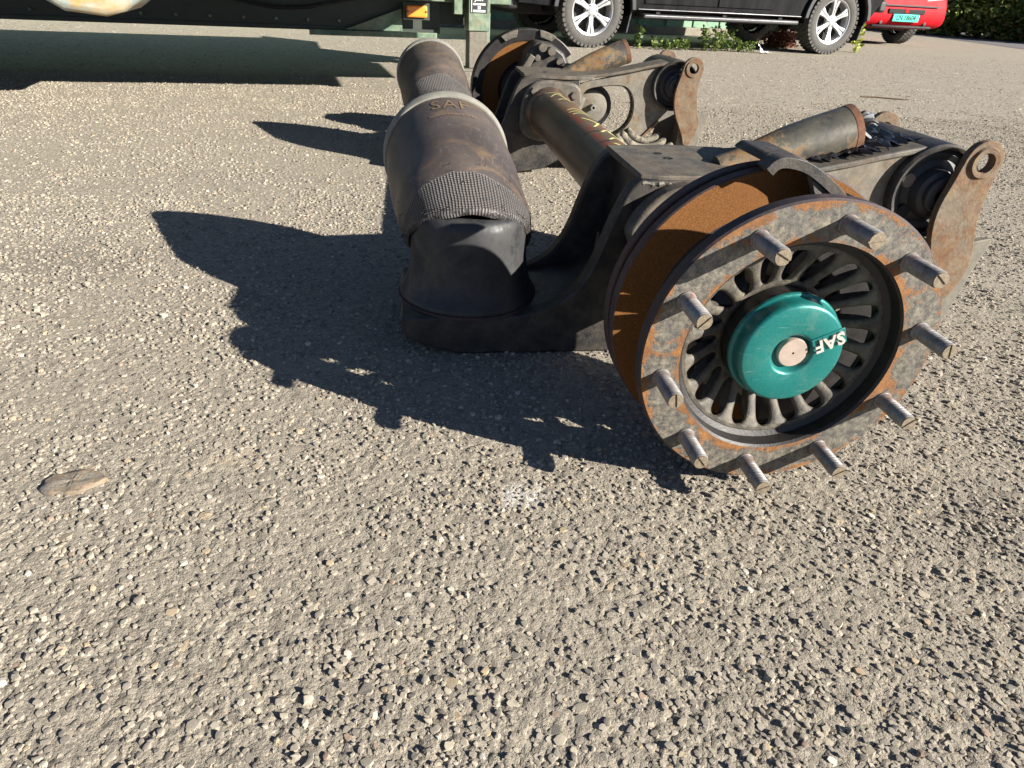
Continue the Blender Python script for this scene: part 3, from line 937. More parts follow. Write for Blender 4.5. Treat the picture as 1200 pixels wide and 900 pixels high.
    bar.add([O + X * x + Y * y + N * n for n in (0, 0.0014) for x, y in ((-w2, -h2), (w2, -h2), (w2, h2), (-w2, h2))],
            [(0, 1, 2, 3), (4, 5, 6, 7), (0, 1, 5, 4), (1, 2, 6, 5), (2, 3, 7, 6), (3, 0, 4, 7)])
    bar.build('letter_bar', 'cap', hub, bevel=0.0006)
    x = -0.0135
    for ch in 'SAF':
        vs, fs = text_verts(ch, 0.0245, 0.0016, bold=0.0007)
        lm = MB().add([O + X * (p[0] * 0.92 + x) + Y * p[1] + N * (p[2] + 0.0026) for p in vs], fs)
        lm.build('letter', 'letter', hub, smooth=False)
        x += 0.0137
    return hub
hub_near = build_hub(True)
hub_far = build_hub(False)

def build_disc(near=True):
    mir = None if near else S_TOT
    mb = MB().lathe([(0.100, 0.1105), (0.141, 0.1105), (0.147, 0.112), (0.1995, 0.112), (0.2015, 0.114), (0.2015, 0.129), (0.1995, 0.1305), (0.150, 0.1305)], (0, 0, CZ), 'y', 128,
                    mis=[2, 2, 0, 1, 1, 1, 1])
    d = part(mb, 'brake_disc', ['disc', 'disc_rim', 'hub_dark'], mirror=mir, recalc=True)  # dark iron centre, widened to paint the shade behind the hub slots
    mb = MB().lathe([(0.150, 0.141), (0.1995, 0.141), (0.2015, 0.1425), (0.2015, 0.157), (0.1995, 0.159), (0.120, 0.159)], (0, 0, CZ), 'y', 128,
                    mis=[1, 1, 1, 1, 0])
    mb.build('rear_disc_plate', ['disc', 'disc_rim'], d, mirror=mir)
    vn = MB()
    for k in range(36):
        a = 2 * PI * k / 36
        c, s = math.cos(a), math.sin(a)
        pts = [(r * c - w * s, r * s + w * c) for r, w in ((0.15, -0.003), (0.194, -0.003), (0.194, 0.003), (0.15, 0.003))]
        vn.prism([(p, q + CZ) for p, q in pts], 0.130, 0.1415)
    vn.build('cooling_vanes', 'disc_rim', d, mirror=mir)
    return d
build_disc(True); build_disc(False)

# caliper carrier: a curved visor over the disc rim
def carrier():
    top = [(-0.048, 0.424), (-0.040, 0.434), (-0.026, 0.439), (0.004, 0.434), (0.030, 0.420), (0.055, 0.403), (0.085, 0.378), (0.120, 0.344), (0.15, 0.30)]
    top = smooth_open(top, 2)
    bot = []
    for i, (x, z) in enumerate(top):
        a_, b_ = top[max(i - 1, 0)], top[min(i + 1, len(top) - 1)]
        d = Vector((b_[0] - a_[0], b_[1] - a_[1])).normalized()
        bot.append((x + d.y * 0.013, z - d.x * 0.013))
    car = part(MB().prism(top + bot[::-1], 0.080, 0.108), 'caliper_carrier', 'arm', bevel=0.004)
    MB().prism([(0.012, 0.416), (0.030, 0.406), (0.055, 0.389), (0.085, 0.362), (0.115, 0.33), (0.10, 0.30), (0.06, 0.345), (0.028, 0.385)], 0.084, 0.094).build('carrier_web', 'hub', car, bevel=0.002)
    MB().prism([(-0.046, 0.428), (-0.036, 0.437), (0.0, 0.4355), (0.02, 0.428)], 0.102, 0.19).build('carrier_bridge', 'arm', car, bevel=0.004)
carrier()
hz = MB().lathe([(0.098, 0.108), (0.104, 0.078), (0.186, 0.076), (0.192, 0.082), (0.192, 0.108), (0.098, 0.108)], (0, 0, CZ), 'y', 30, a0=R(-80), a1=R(66))  # dark sector added behind the right-hand slots to make them look shaded
part(hz, 'slot_shade_block', 'hub_dark', bevel=0.004)

# trailing arms, air springs, hangers: built once on the near side and mirrored for the far one
REAR_ = [(-0.285, 0.078), (-0.235, 0.090), (-0.195, 0.112), (-0.168, 0.145), (-0.150, 0.185), (-0.137, 0.23), (-0.122, 0.275), (-0.105, 0.312), (-0.085, 0.328)]
REAR = smooth_open(REAR_, 2)
def build_arm(near=True):
    mir = None if near else S_TOT
    kw = dict(mirror=mir)
    # outer profile of the casting
    low = [(0.11, 0.328), (0.11, 0.11), (0.06, 0.055), (0.0, 0.02), (-0.10, 0.003), (-0.385, 0.003), (-0.43, 0.012), (-0.487, 0.036)]
    prof = [(-0.497, 0.074), (-0.49, 0.078)] + REAR + low
    core = [(-0.497, 0.0735), (-0.49, 0.0775)] + [(-0.285, 0.0775), (-0.215, 0.088), (-0.150, 0.105), (-0.105, 0.135), (-0.085, 0.18), (-0.078, 0.23), (-0.072, 0.315)] + \
           [(0.10, 0.315), (0.10, 0.115), (0.055, 0.062), (0.0, 0.026), (-0.10, 0.008), (-0.385, 0.006), (-0.43, 0.015), (-0.485, 0.037)]
    mb = MB().prism(core, 0.435, 0.645)
    arm = part(mb, 'trailing_arm', 'arm', bevel=0.004, **kw)
    for y0, y1 in ((0.410, 0.446), (0.628, 0.662)):
        MB().prism(prof, y0, y1).build('side_rib', 'arm', arm, bevel=0.005, **kw)
    # pocket floor gusset
    MB().prism([(-0.20, 0.075), (-0.125, 0.12), (-0.118, 0.20), (-0.10, 0.14), (-0.10, 0.08)], 0.525, 0.540).build('gusset', 'arm', arm, bevel=0.003, **kw)
    # spring seat plate
    MB().prism(circ(-0.365, 0.532, 0.136, 40), 0.0765, 0.0815, axis='z').build('spring_seat', 'disc_rim', arm, bevel=0.001, **kw)
    # flat grey saddle on top with two drilled holes
    hl = circ(0.002, 0.548, 0.0085, 14)
    sad = [(-0.088, 0.420), (-0.05, 0.412), (0.10, 0.418), (0.155, 0.45), (0.155, 0.66), (0.04, 0.674), (-0.088, 0.655)]
    MB().prism(sad, 0.322, 0.334, axis='z', hole=hl).build('saddle_plate', 'armtop', arm, bevel=0.002, **kw)
    for (hx, hy) in ((0.002, 0.548), (-0.004, 0.586)):
        MB().lathe([(0.0, 0.3349), (0.0080, 0.3349)], (hx, hy, 0), 'z', 16).build('drilled_hole', 'hole', arm, recalc=False, **kw)
    # half-round saddle cheek under the plate on the outer side
    MB().prism(circ(0.0, CZ - 0.002, 0.114, 26, R(25), R(165), True) + [(-0.09, 0.2), (0.08, 0.2)], 0.372, 0.411).build('saddle_cheek', 'armtop', arm, bevel=0.006, **kw)
    MB().prism(chaikin([(-0.098, 0.12), (-0.10, 0.25), (-0.07, 0.306), (-0.02, 0.322), (0.05, 0.318), (0.105, 0.31), (0.12, 0.25), (0.09, 0.12)], 2), 0.661, 0.690).build('inner_cheek', 'armtop', arm, bevel=0.008, **kw)
    for (hx, hz) in ((-0.070, 0.215), (0.085, 0.275), (-0.055, 0.285)):
        MB().lathe([(0.0, 0.700), (0.012, 0.700), (0.0135, 0.698), (0.0135, 0.688)], (hx, 0, hz), 'y', 6).build('cheek_bolt', 'armtop', arm, **kw)
    # weld bead along the saddle edge
    wb = [(-0.086 + 0.235 * i / 40, 0.413 + 0.0012 * math.sin(i * 2.1), 0.3205 + 0.0012 * math.sin(i * 1.3)) for i in range(41)]
    MB().tube(wb, [0.0045 + 0.0014 * math.sin(i * 2.6) for i in range(41)], 7).build('weld_bead', 'armtop', arm, **kw)
    # fabricated front part: web with a rounded window, top flange, lower flange
    web = [(0.09, 0.300), (0.16, 0.318), (0.30, 0.350), (0.40, 0.376), (0.455, 0.386), (0.50, 0.36), (0.52, 0.32), (0.50, 0.27), (0.46, 0.235),
           (0.42, 0.19), (0.37, 0.135), (0.30, 0.085), (0.20, 0.060), (0.09, 0.055)]
    win = [(0.150, 0.295), (0.262, 0.308), (0.296, 0.298), (0.318, 0.268), (0.326, 0.225), (0.316, 0.180), (0.282, 0.145), (0.235, 0.122), (0.17, 0.112), (0.135, 0.125), (0.125, 0.20), (0.128, 0.27)]
    win = chaikin(win, 2); web = web[:1] + smooth_open(web[1:-1], 2) + web[-1:]
    for y0, y1 in ((0.436, 0.448),) if near else ((0.612, 0.624),):
        MB().prism(web, y0, y1, hole=win).build('arm_web', 'armweb', arm, bevel=0.0015, **kw)
    top = [(0.09, 0.334), (0.16, 0.338), (0.22, 0.346), (0.30, 0.362), (0.36, 0.376), (0.42, 0.388), (0.455, 0.390)]
    MB().prism(top + [(x, z - 0.011) for x, z in reversed(top)], 0.428 if near else 0.535, 0.640).build('top_flange', 'armtop', arm, bevel=0.003, **kw)
    lo = [(0.09, 0.058), (0.20, 0.063), (0.30, 0.089), (0.365, 0.137), (0.42, 0.195)]
    MB().prism(lo + [(x + 0.004, z - 0.010) for x, z in reversed(lo)], 0.430, 0.632).build('lower_flange', 'strap', arm, bevel=0.002, **kw)
    # window rim
    wr = MB()
    n = len(win)
    sc = lambda p, k: (0.225 + (p[0] - 0.225) * k, 0.21 + (p[1] - 0.21) * k)
    ya, yb = (0.448, 0.475) if near else (0.585, 0.612)
    wr.prism([sc(p, 1.0) for p in win], ya, yb, hole=[sc(p, 0.965) for p in win])
    wr.build('window_rim', 'arm', arm, **kw)
    # eye with rubber bushing
    B = (0.462, 0, 0.312)
    eye = MB().lathe([(0.074, 0.418), (0.080, 0.416), (0.084, 0.420), (0.084, 0.642), (0.080, 0.646), (0.074, 0.642), (0.074, 0.418)], B, 'y', 48)
    eo = part(eye, 'pivot_eye', 'arm', **kw)
    ru = MB().lathe([(0.030, 0.404), (0.040, 0.408), (0.046, 0.424), (0.056, 0.430), (0.066, 0.424), (0.0735, 0.428), (0.0735, 0.632), (0.066, 0.636), (0.056, 0.630), (0.046, 0.636), (0.040, 0.652), (0.030, 0.656)], B, 'y', 48)
    ru.build('bushing_rubber', 'rubber', eo, **kw)
    MB().lathe([(0.013, 0.396), (0.029, 0.396), (0.031, 0.398), (0.031, 0.662), (0.029, 0.664), (0.013, 0.664), (0.013, 0.396)], B, 'y', 32).build('bushing_sleeve', 'rubber', eo, **kw)
    for k, a in enumerate((R(40), R(160), R(220), R(320))):
        rr = 0.056
        c = (B[0] + rr * math.cos(a), 0, B[2] + rr * math.sin(a))
        MB().lathe([(0.0, 0.4232), (0.012, 0.4236), (0.0135, 0.428), (0.0135, 0.44)], c, 'y', 16).build('bushing_void', 'armweb' if k == 1 else 'hole', eo, **kw)  # pale cap painted as a lit hollow, black caps as shaded ones
    # hanger straps on either side of the bushing
    st = circ(0.503, 0.374, 0.036, 14, R(-15), R(170), True) + \
         [(0.458, 0.335), (0.449, 0.30), (0.450, 0.262), (0.462, 0.220), (0.484, 0.180), (0.502, 0.145), (0.510, 0.115), (0.535, 0.120), (0.556, 0.175), (0.552, 0.215), (0.541, 0.245), (0.532, 0.29), (0.533, 0.33)]
    st = st[:15] + smooth_open(st[14:], 2)[1:]
    for k, (y0, y1) in enumerate(((0.378, 0.392), (0.668, 0.682))):
        hs = part(MB().prism(st, y0, y1, hole=circ(0.503, 0.374, 0.0165, 18)), 'hanger_strap', 'strap', bevel=0.003, **kw)
        yb = y0 - 0.004 if k == 0 else y1
        MB().lathe([(0.017, yb), (0.025, yb - 0.001), (0.028, yb + 0.004), (0.017, yb + 0.004), (0.017, yb)], (0.503, 0, 0.374), 'y', 24).build('hole_boss', 'strap', hs, **kw)
        pl = [(0.495, 0.235), (0.545, 0.226), (0.592, 0.236), (0.596, 0.226), (0.585, 0.19), (0.560, 0.06), (0.548, 0.012), (0.50, 0.004), (0.47, 0.02), (0.49, 0.13)]
        y2 = y1 + 0.001 if k == 0 else y0 - 0.013
        part(MB().prism(pl, y2, y2 + 0.012), 'hanger_plate', 'hplate', bevel=0.002, **kw)
    cp = MB().prism([(0.548, 0.012), (0.560, 0.06), (0.585, 0.19), (0.575, 0.19), (0.550, 0.062), (0.538, 0.014)], 0.404, 0.656)
    part(cp, 'hanger_back', 'hplate', **kw)
    # shock tube lying over the arm: narrow neck, thick cut-off body
    axis0, axis1 = Vector((0.09, 0.52, 0.322)), Vector((0.333, 0.520, 0.400))
    if not near: axis0, axis1 = Vector((0.06, 0.455, 0.300)), Vector((0.322, 0.455, 0.405))
    d = axis1 - axis0
    T = [0, 0.12, 0.32, 0.52, 0.70, 1.0]
    RR = [0.024, 0.025, 0.032, 0.039, 0.0415, 0.043]
    sh = MB().tube([axis0 + d * t for t in T] + [axis1 - d * 0.0, axis1 - d * 0.25], RR + [0.039, 0.039], 36)
    so = part(sh, 'shock_tube', 'shock', ang=50, **kw)
    re = MB().tube([axis1 - d * 0.045, axis1 + d * 0.004, axis1 + d * 0.004, axis1 - d * 0.08], [0.0434, 0.0436, 0.0385, 0.0385], 36, cap=False)
    re.build('rusty_rim', 'rustrim', so, ang=50, **kw)
    return arm
arm_near = build_arm(True)
arm_far = build_arm(False)

# ---------------- air springs
U0, U1 = -0.367, -0.398
def bag_frame(v):
    # centre line from above the piston, bending over towards the far side
    p0, p1, p2 = Vector((U0, 0.536, 0.186)), Vector(((U0 + U1) / 2, 0.585, 0.236)), Vector((U1, 0.772, 0.278))
    c = p0 * (1 - v) ** 2 + p1 * 2 * v * (1 - v) + p2 * v * v
    phi = R(42) * (1 - v) ** 1.3 + R(6)
    ax = Vector((-0.05 * v, math.cos(phi), math.sin(phi))).normalized()
    side = Vector((1, 0, 0)); side = (side - ax * side.dot(ax)).normalized()
    up = side.cross(ax)
    r = 0.119 + 0.008 * min(1, v / 0.35) - 0.006 * max(0, v - 0.5)
    return c, ax, side, up, r
def bag_point(th, v, dr=0.0):
    c, ax, side, up, r = bag_frame(v)
    w = 0.0022 * math.sin(3 * th + 5 * v) + 0.0016 * math.sin(7 * th - 9 * v) + 0.002 * math.sin(11 * v + 2 * th)
    rr = r + w * min(1, 3 * v) * (1 - v) * 1.5 + dr
    return c + side * (rr * math.cos(th)) + up * (rr * math.sin(th))
def build_spring(dy, which):
    n, m = 72, 40
    mb = MB(); uv = []
    c0, ax0, sd0, up0, r0 = bag_frame(0)
    rings = []
    for dr, da in ((-0.016, 0.045), (-0.0165, 0.010), (-0.0135, -0.006), (-0.007, -0.011), (-0.001, -0.007)):
        rings.append(([c0 + ax0 * (da + 0.002 * math.sin(9 * 2 * PI * i / n)) + sd0 * ((r0 + dr) * math.cos(2 * PI * i / n)) + up0 * ((r0 + dr) * math.sin(2 * PI * i / n)) for i in range(n + 1)], 0.0))
    for j in range(m + 1):
        v = j / m
        rings.append(([bag_point(2 * PI * i / n, v) for i in range(n + 1)], v))
    vs = []
    for ring, v in rings:
        for i, p in enumerate(ring):
            vs.append((p.x, p.y + dy, p.z)); uv.append((i / n, v))
    k = n + 1
    fs = [(j * k + i, j * k + i + 1, (j + 1) * k + i + 1, (j + 1) * k + i) for j in range(len(rings) - 1) for i in range(n)]
    mb.add(vs, fs)
    bag = part(mb, 'air_spring', 'bag', recalc=False, ang=60)
    bag['label'] = 'black rubber air spring tipped over its piston, ' + which
    ul = bag.data.uv_layers.new(name='UVMap')
    li = np.zeros(len(bag.data.loops), dtype=np.int32); bag.data.loops.foreach_get('vertex_index', li)
    ul.data.foreach_set('uv', np.array(uv, dtype=np.float32)[li].ravel())
    # pale bead ring and top plate at the tipped end
    c, ax, sd, up, r = bag_frame(1.0)
    r = 0.1235
    prof = [(r - 0.012, -0.014), (r + 0.0025, -0.013), (r + 0.007, -0.006), (r + 0.007, 0.006), (r + 0.002, 0.010), (r - 0.02, 0.011), (0.02, 0.009), (0.0, 0.009)]
    rg = MB(); N = 72; vs = []
    for (rr, h) in prof:
        for i in range(N):
            t = 2 * PI * i / N
            p = c + ax * h + sd * (rr * math.cos(t)) + up * (rr * math.sin(t))
            vs.append((p.x, p.y + dy, p.z))
    rg.add(vs, [(j * N + i, j * N + (i + 1) % N, (j + 1) * N + (i + 1) % N, (j + 1) * N + i) for j in range(len(prof) - 1) for i in range(N)])
    rg.build('bead_ring', 'galv', bag, ang=50)
    # frayed cords standing off the folded lip
    fr = MB()
    for i in range(60):
        th = R(rng.uniform(-20, 200)); v = rng.uniform(0.0, 0.03) if i % 3 else rng.uniform(0.05, 0.33)
        p = bag_point(th, v); c_, ax_, sd_, up_, r_ = bag_frame(v)
        d = (sd_ * math.cos(th) + up_ * math.sin(th)) * rng.uniform(0.2, 1) - ax_ * rng.uniform(-0.6, 1.0) + sd_ * rng.uniform(-0.5, 0.5)
        q = p + d.normalized() * rng.uniform(0.004, 0.011)
        p = p + Vector((0, dy, 0)); q = q + Vector((0, dy, 0))
        fr.tube([p, q], [0.0006, 0.0003], 4)
    fr.build('frayed_cords', 'rubber', bag)['kind'] = 'stuff'
    # faded print across the crown near the ring
    def wrap(txt, size, v0, name):
        vs, fs = text_verts(txt, size, 0.0, 1.1)
        m_ = MB().add([tuple(bag_point(PI / 2 - p[0] / 0.130, v0 + p[1] / 0.36, 0.0012) + Vector((0, dy, 0))) for p in vs], fs)
        return m_.build(name, 'tanprint', bag, recalc=False)
    wrap('SAF', 0.046, 0.875, 'faded_print')
    for i in range(26):
        x = -0.045 + 0.0036 * i
        if rng.random() < 0.85:
            q = [(x, -0.002), (x + 0.0024, -0.002), (x + 0.0024, 0.0025), (x, 0.0025)]
            MB().add([tuple(bag_point(PI / 2 - a / 0.13, 0.765 + b / 0.36, 0.0012) + Vector((0, dy, 0))) for a, b in q], [(0, 1, 2, 3)]).build('print_dash', 'tanprint', bag, recalc=False)
    # plastic piston it rolls over
    ps = MB().lathe([(0.131, 0.0815), (0.1315, 0.085), (0.1285, 0.091), (0.1215, 0.102), (0.1155, 0.117), (0.1115, 0.138), (0.109, 0.165), (0.1075, 0.195), (0.1065, 0.224), (0.103, 0.237), (0.096, 0.243), (0.0, 0.244)],
                     (-0.366, 0.533 + dy, 0), 'z', 72)
    po = part(ps, 'spring_piston', 'plastic', ang=60)
    return bag
build_spring(0.0, 'nearer the camera')
build_spring(S_TOT - 2 * 0.533, 'behind the nearer one')

# ---------------- far brake: caliper, chamber, hose coil
def far_brake():
    mb = MB()
    mb.prism([(-0.05, 0.30), (-0.03, 0.37), (0.01, 0.412), (0.07, 0.405), (0.12, 0.375), (0.145, 0.33), (0.13, 0.27), (0.03, 0.27)], 2.17, 2.33)
    ca = part(mb, 'brake_caliper', 'arm', bevel=0.012)
    for (x, z, r) in ((0.030, 0.392, 0.0165), (0.066, 0.380, 0.0165), (0.012, 0.355, 0.012), (0.10, 0.345, 0.014)):
        MB().lathe([(0.0, 2.146), (r - 0.002, 2.146), (r, 2.149), (r, 2.18)], (x, 0, z), 'y', 20).build('caliper_bolt', 'armtop', ca)
    MB().prism([(-0.075, 0.285), (-0.045, 0.285), (0.000, 0.36), (-0.02, 0.372)], 2.12, 2.16).build('caliper_bracket', 'armtop', ca, bevel=0.004)
    MB().lathe([(0.0, 2.02), (0.021, 2.02), (0.025, 2.026), (0.025, 2.06)], (0.118, 0, 0.328), 'y', 6).build('guide_nut', 'armtop', ca)
    sh = MB().lathe([(0.188, 2.296), (0.226, 2.290), (0.230, 2.292), (0.230, 2.372), (0.227, 2.372), (0.227, 2.296), (0.188, 2.301), (0.188, 2.296)], (0, 0, CZ), 'y', 60, a0=R(40), a1=R(300))
    so = part(sh, 'dust_shield', 'hub_dark')
    for a in (R(112), R(72)):
        MB().prism([(0.232 * math.cos(b) , CZ + 0.232 * math.sin(b)) for b in np.linspace(a - 0.16, a + 0.16, 8)] + [(0.205 * math.cos(b), CZ + 0.205 * math.sin(b)) for b in np.linspace(a + 0.12, a - 0.12, 8)], 2.280, 2.2925).build('shield_tab', 'hub', so, bevel=0.003)
    C = (0.178, 0, 0.224)
    ch = MB().lathe([(0.0, 1.876), (0.045, 1.878), (0.057, 1.884), (0.062, 1.896)], C, 'y', 40)
    co = part(ch, 'brake_chamber', 'hplate')
    MB().lathe([(0.062, 1.894), (0.073, 1.889), (0.077, 1.895), (0.077, 1.915), (0.073, 1.920), (0.060, 1.926), (0.055, 1.98), (0.03, 1.99)], C, 'y', 40).build('clamp_band', 'rubber', co)
    MB().lathe([(0.005, 1.848), (0.0095, 1.848), (0.0105, 1.852), (0.0105, 1.88)], (C[0], 0, C[2] + 0.002), 'y', 14).build('air_port', 'galv', co)
    MB().lathe([(0.0, 1.856), (0.006, 1.856)], (C[0], 0, C[2] + 0.002), 'y', 12).build('port_hole', 'hole', co, recalc=False)
    MB().prism([(0.122, 0.215), (0.136, 0.215), (0.150, 0.256), (0.138, 0.260)], 1.862, 1.878).build('chamber_clip', 'galv', co)
    # bolt head on the arm web
    bo = part(MB().lathe([(0.0, 1.795), (0.019, 1.795), (0.022, 1.80), (0.022, 1.83)], (0.098, 0, 0.277), 'y', 6), 'arm_bolt', 'armtop')
    # rolled ribbed bellows squashed below the far eye
    for k in range(3):
        pts = []
        for i in range(13):
            a = R(200 + 125 * i / 12)
            rr = 0.118 - 0.026 * k
            pts.append((0.375 + rr * math.cos(a) * 1.05, 1.80 + 0.015 * k, 0.185 + rr * math.sin(a) * 0.95))
        part(MB().tube(pts, [0.006] + [0.0165 - 0.002 * k] * 11 + [0.006], 12), 'bellows_fold', 'bellows')
far_brake()

# torn cable and film on the near arm
def near_bits():
    fl = MB()
    nx, ny = 26, 9
    vs = []
    for i in range(nx + 1):
        for j in range(ny + 1):
            x = 0.245 + 0.19 * i / nx
            zt = np.interp(x, [0.09, 0.16, 0.22, 0.30, 0.36, 0.42, 0.455], [0.334, 0.338, 0.346, 0.362, 0.376, 0.388, 0.390])
            y = 0.446 + 0.165 * j / ny + 0.012 * math.sin(3 * i + j)
            vs.append((x, y, zt + 0.002 + 0.007 * rng.random() ** 2))
    k = ny + 1
    fs = [(i * k + j, i * k + j + 1, (i + 1) * k + j + 1, (i + 1) * k + j) for i in range(nx) for j in range(ny)
          if not (j == 0 and rng.random() < 0.55) and not (j == ny - 1 and rng.random() < 0.5) and rng.random() > 0.03]
    fl.add(vs, fs)
    o = part(fl, 'torn_film', 'film', recalc=False, smooth=False)
    o['label'] = 'torn black plastic film stuck on the arm'
    s = o.modifiers.new('thick', 'SOLIDIFY'); s.thickness = 0.0006
    # cable stub behind the cut shock tube: black torn sheath and foil
    e = Vector((0.338, 0.530, 0.400))
    for k in range(9):
        d = Vector((rng.uniform(0.0, 0.8), rng.uniform(-0.3, 0.2), rng.uniform(-1.0, 0.9))).normalized()
        part(MB().tube([e, e + d * 0.02, e + d * 0.036 + Vector((0.004, 0, -0.006)), e + d * 0.046 + Vector((0.008, 0, -0.016))], [0.007, 0.006, 0.0045, 0.0012], 6), 'torn_sheath', 'rubber')
    mb = MB(); P = [(0.334, 0.54, 0.400), (0.350, 0.542, 0.407), (0.368, 0.546, 0.414), (0.384, 0.55, 0.417)]
    mb.tube(P, [0.006, 0.012, 0.0125, 0.008], 9)
    mb.v = [(x + rng.uniform(-.002, .002), y + rng.uniform(-.002, .002), z + rng.uniform(-.002, .002)) for x, y, z in mb.v]
    part(mb, 'foil_scrap', 'foil', smooth=False)
near_bits()

# ------------------------------------------------------------------ green wall behind the pickup
wall = thing('building_wall', 'green painted wall behind the black pickup', 'wall', (2.0, 10.9, 0), R(10.7))
MB().box(-9, 3.3, 0, 0.2, 0.12, 3.2).build('wall_panel', 'wallgreen', wall)
MB().box(-9, 3.34, -0.04, 0.24, 0, 0.118).build('plinth', 'concrete', wall, bevel=0.01)
for k in range(25):
    MB().box(-8.9 + 0.5 * k, -8.9 + 0.5 * k + 0.06, -0.022, -0.002, 0.13, 3.19).build('wall_batten', 'wallgreen', wall)

# ------------------------------------------------------------------ green trailer: deck above the frame, far side rail and leg in view
def trailer():
    T = thing('green_trailer', 'long green trailer chassis with amber reflector parked across the top left', 'trailer', (0.55, 2.90, 0), R(9.4))
    # local: x along the trailer (negative to the left), y across it away from the camera
    MB().box(-9.0, 0.0, 0.0, 3.10, 0.90, 1.02).build('deck', 'chassis', T, bevel=0.01)
    MB().box(-9.0, 0.004, -0.05, -0.003, 0.84, 1.10).build('near_side_rail', 'green', T, bevel=0.01)
    MB().box(0.003, 0.06, -0.05, 3.15, 0.80, 1.10).build('tail_beam', 'green', T, bevel=0.01)
    MB().box(0.062, 0.62, 0.26, 1.15, 0.90, 1.0).build('tail_shadow_slab', 'greenshade', T, bevel=0.01)  # unseen slab added to stretch the deck's ground shadow to the right
    # far side skirt
    sk = MB().box(-9.0, -0.42, 2.40, 2.44, 0.245, 0.898).build('side_skirt', 'greenshade', T, bevel=0.006)
    MB().box(-9.0, -0.43, 2.375, 2.398, 0.235, 0.262).build('skirt_edge', 'greenshade', sk)
    MB().box(-0.418, -0.04, 2.43, 2.46, 0.30, 0.898).build('rear_skirt', 'greenshade', T)
    MB().prism([(-1.15, 0.245), (-0.72, 0.245), (-0.72, 0.40)], 2.345, 2.372).build('gusset', 'green', T, bevel=0.004)
    MB().box(-1.40, -0.46, 2.32, 2.3725, 0.205, 0.243).build('gusset_rail', 'green', T, bevel=0.004)
    MB().box(-1.2, 0.10, 2.26, 2.34, 0.455, 0.53).build('cross_rail', 'green', T, bevel=0.006)
    rf = MB().box(-0.70, -0.545, 2.25, 2.275, 0.345, 0.425).build('side_reflector', 'amber', T, bevel=0.012, seg=3)
    for x in (-0.69, -0.556):
        MB().lathe([(0, 2.2465), (0.007, 2.2465), (0.007, 2.26)], (x, 0, 0.385), 'y', 10).build('reflector_screw', 'sticker_black', rf)
    MB().box(-0.72, -0.525, 2.277, 2.30, 0.33, 0.44).build('reflector_bracket', 'greenshade', T)
    for k in range(9):
        MB().box(-8.6 + 0.95 * k, -8.52 + 0.95 * k, 0.05, 2.38, 0.80, 0.898).build('cross_member', 'greenshade', T)
    MB().tube([(-4.0 + 0.2 * i, 2.34, 0.42 + 0.05 * math.sin(i * 0.9)) for i in range(17)], 0.012, 7).build('air_hose', 'rubber', T)
    for k in range(14):
        MB().lathe([(0, 2.366), (0.010, 2.366), (0.012, 2.370), (0.012, 2.376)], (-3.6 + 0.22 * k, 0, 0.30), 'y', 8).build('skirt_rivet', 'green', sk)
    # leg with sticker
    MB().box(-0.255, -0.09, 2.16, 2.30, 0.275, 0.897).build('support_leg', 'green', T, bevel=0.006)
    MB().box(-0.245, -0.10, 2.17, 2.29, 0.02, 0.273).build('leg_inner', 'hplate', T, bevel=0.006)
    MB().box(-0.30, -0.05, 2.12, 2.34, 0.0, 0.02).build('leg_foot', 'hplate', T, bevel=0.004)
    MB().box(-0.355, -0.285, 2.20, 2.26, 0.38, 0.897).build('leg_brace', 'green', T, bevel=0.004)
    MB().box(-0.045, -0.01, 2.44, 2.50, 0.18, 0.895).build('rear_post', 'green', T, bevel=0.004)
    st = MB().box(-0.242, -0.112, 2.1572, 2.1598, 0.395, 0.505).build('sticker', 'sticker_black', T)
    for (x0, x1, z0, z1) in ((-0.236, -0.231, 0.400, 0.500), (-0.222, -0.128, 0.402, 0.416), (-0.222, -0.128, 0.447, 0.459)):
        MB().box(x0, x1, 2.1552, 2.1570, z0, z1).build('sticker_band', 'sticker_white', st)
    vs, fs = text_verts('JOSY', 0.034, 0.0006, 0.95, 0.0008)
    MB().add([(-0.175 + x, 2.156 - z, 0.485 + y) for x, y, z in vs], fs).build('sticker_lettering', 'sticker_white', st, smooth=False)
    MB().box(-0.186, -0.164, 2.1552, 2.1570, 0.421, 0.441).build('sticker_mark', 'sticker_white', st)
    # pale round-bottomed tank under the near edge
    tk = [(-2.62, 0.62), (-2.56, 0.46), (-2.47, 0.405), (-2.31, 0.388), (-2.23, 0.41), (-2.10, 0.50), (-2.05, 0.62), (-2.08, 0.86), (-2.6, 0.86)]
    MB().prism(tk, 0.30, 0.75).build('side_tank', 'tank', T, bevel=0.03, seg=3)
    for x in (-2.5, -2.2):
        MB().box(x, x + 0.05, 0.30, 0.75, 0.858, 0.898).build('tank_hanger', 'greenshade', T)
    # wheels far out to the left carry the other end
    for x in (-6.4, -7.7):
        for y in (0.25, 2.25):
            w = MB().lathe([(0.20, -0.13), (0.40, -0.14), (0.48, -0.11), (0.50, 0), (0.48, 0.11), (0.40, 0.14), (0.20, 0.13)], (x, y, 0.50), 'y', 40)
            wo_ = w.build('wheel', 'tyre', T)
            MB().lathe([(0.0, -0.06), (0.12, -0.08), (0.20, -0.05), (0.26, -0.13), (0.26, 0.13), (0.0, 0.1)], (x, y, 0.50), 'y', 32).build('rim', 'galv', wo_)
        MB().box(x - 0.06, x + 0.06, 0.35, 2.15, 0.44, 0.56).build('axle_beam', 'chassis', T)
        MB().box(x - 0.1, x + 0.1, 0.5, 0.62, 0.5, 0.9).build('axle_hanger', 'chassis', T)
        MB().box(x - 0.1, x + 0.1, 1.9, 2.02, 0.5, 0.9).build('axle_hanger', 'chassis', T)
trailer()

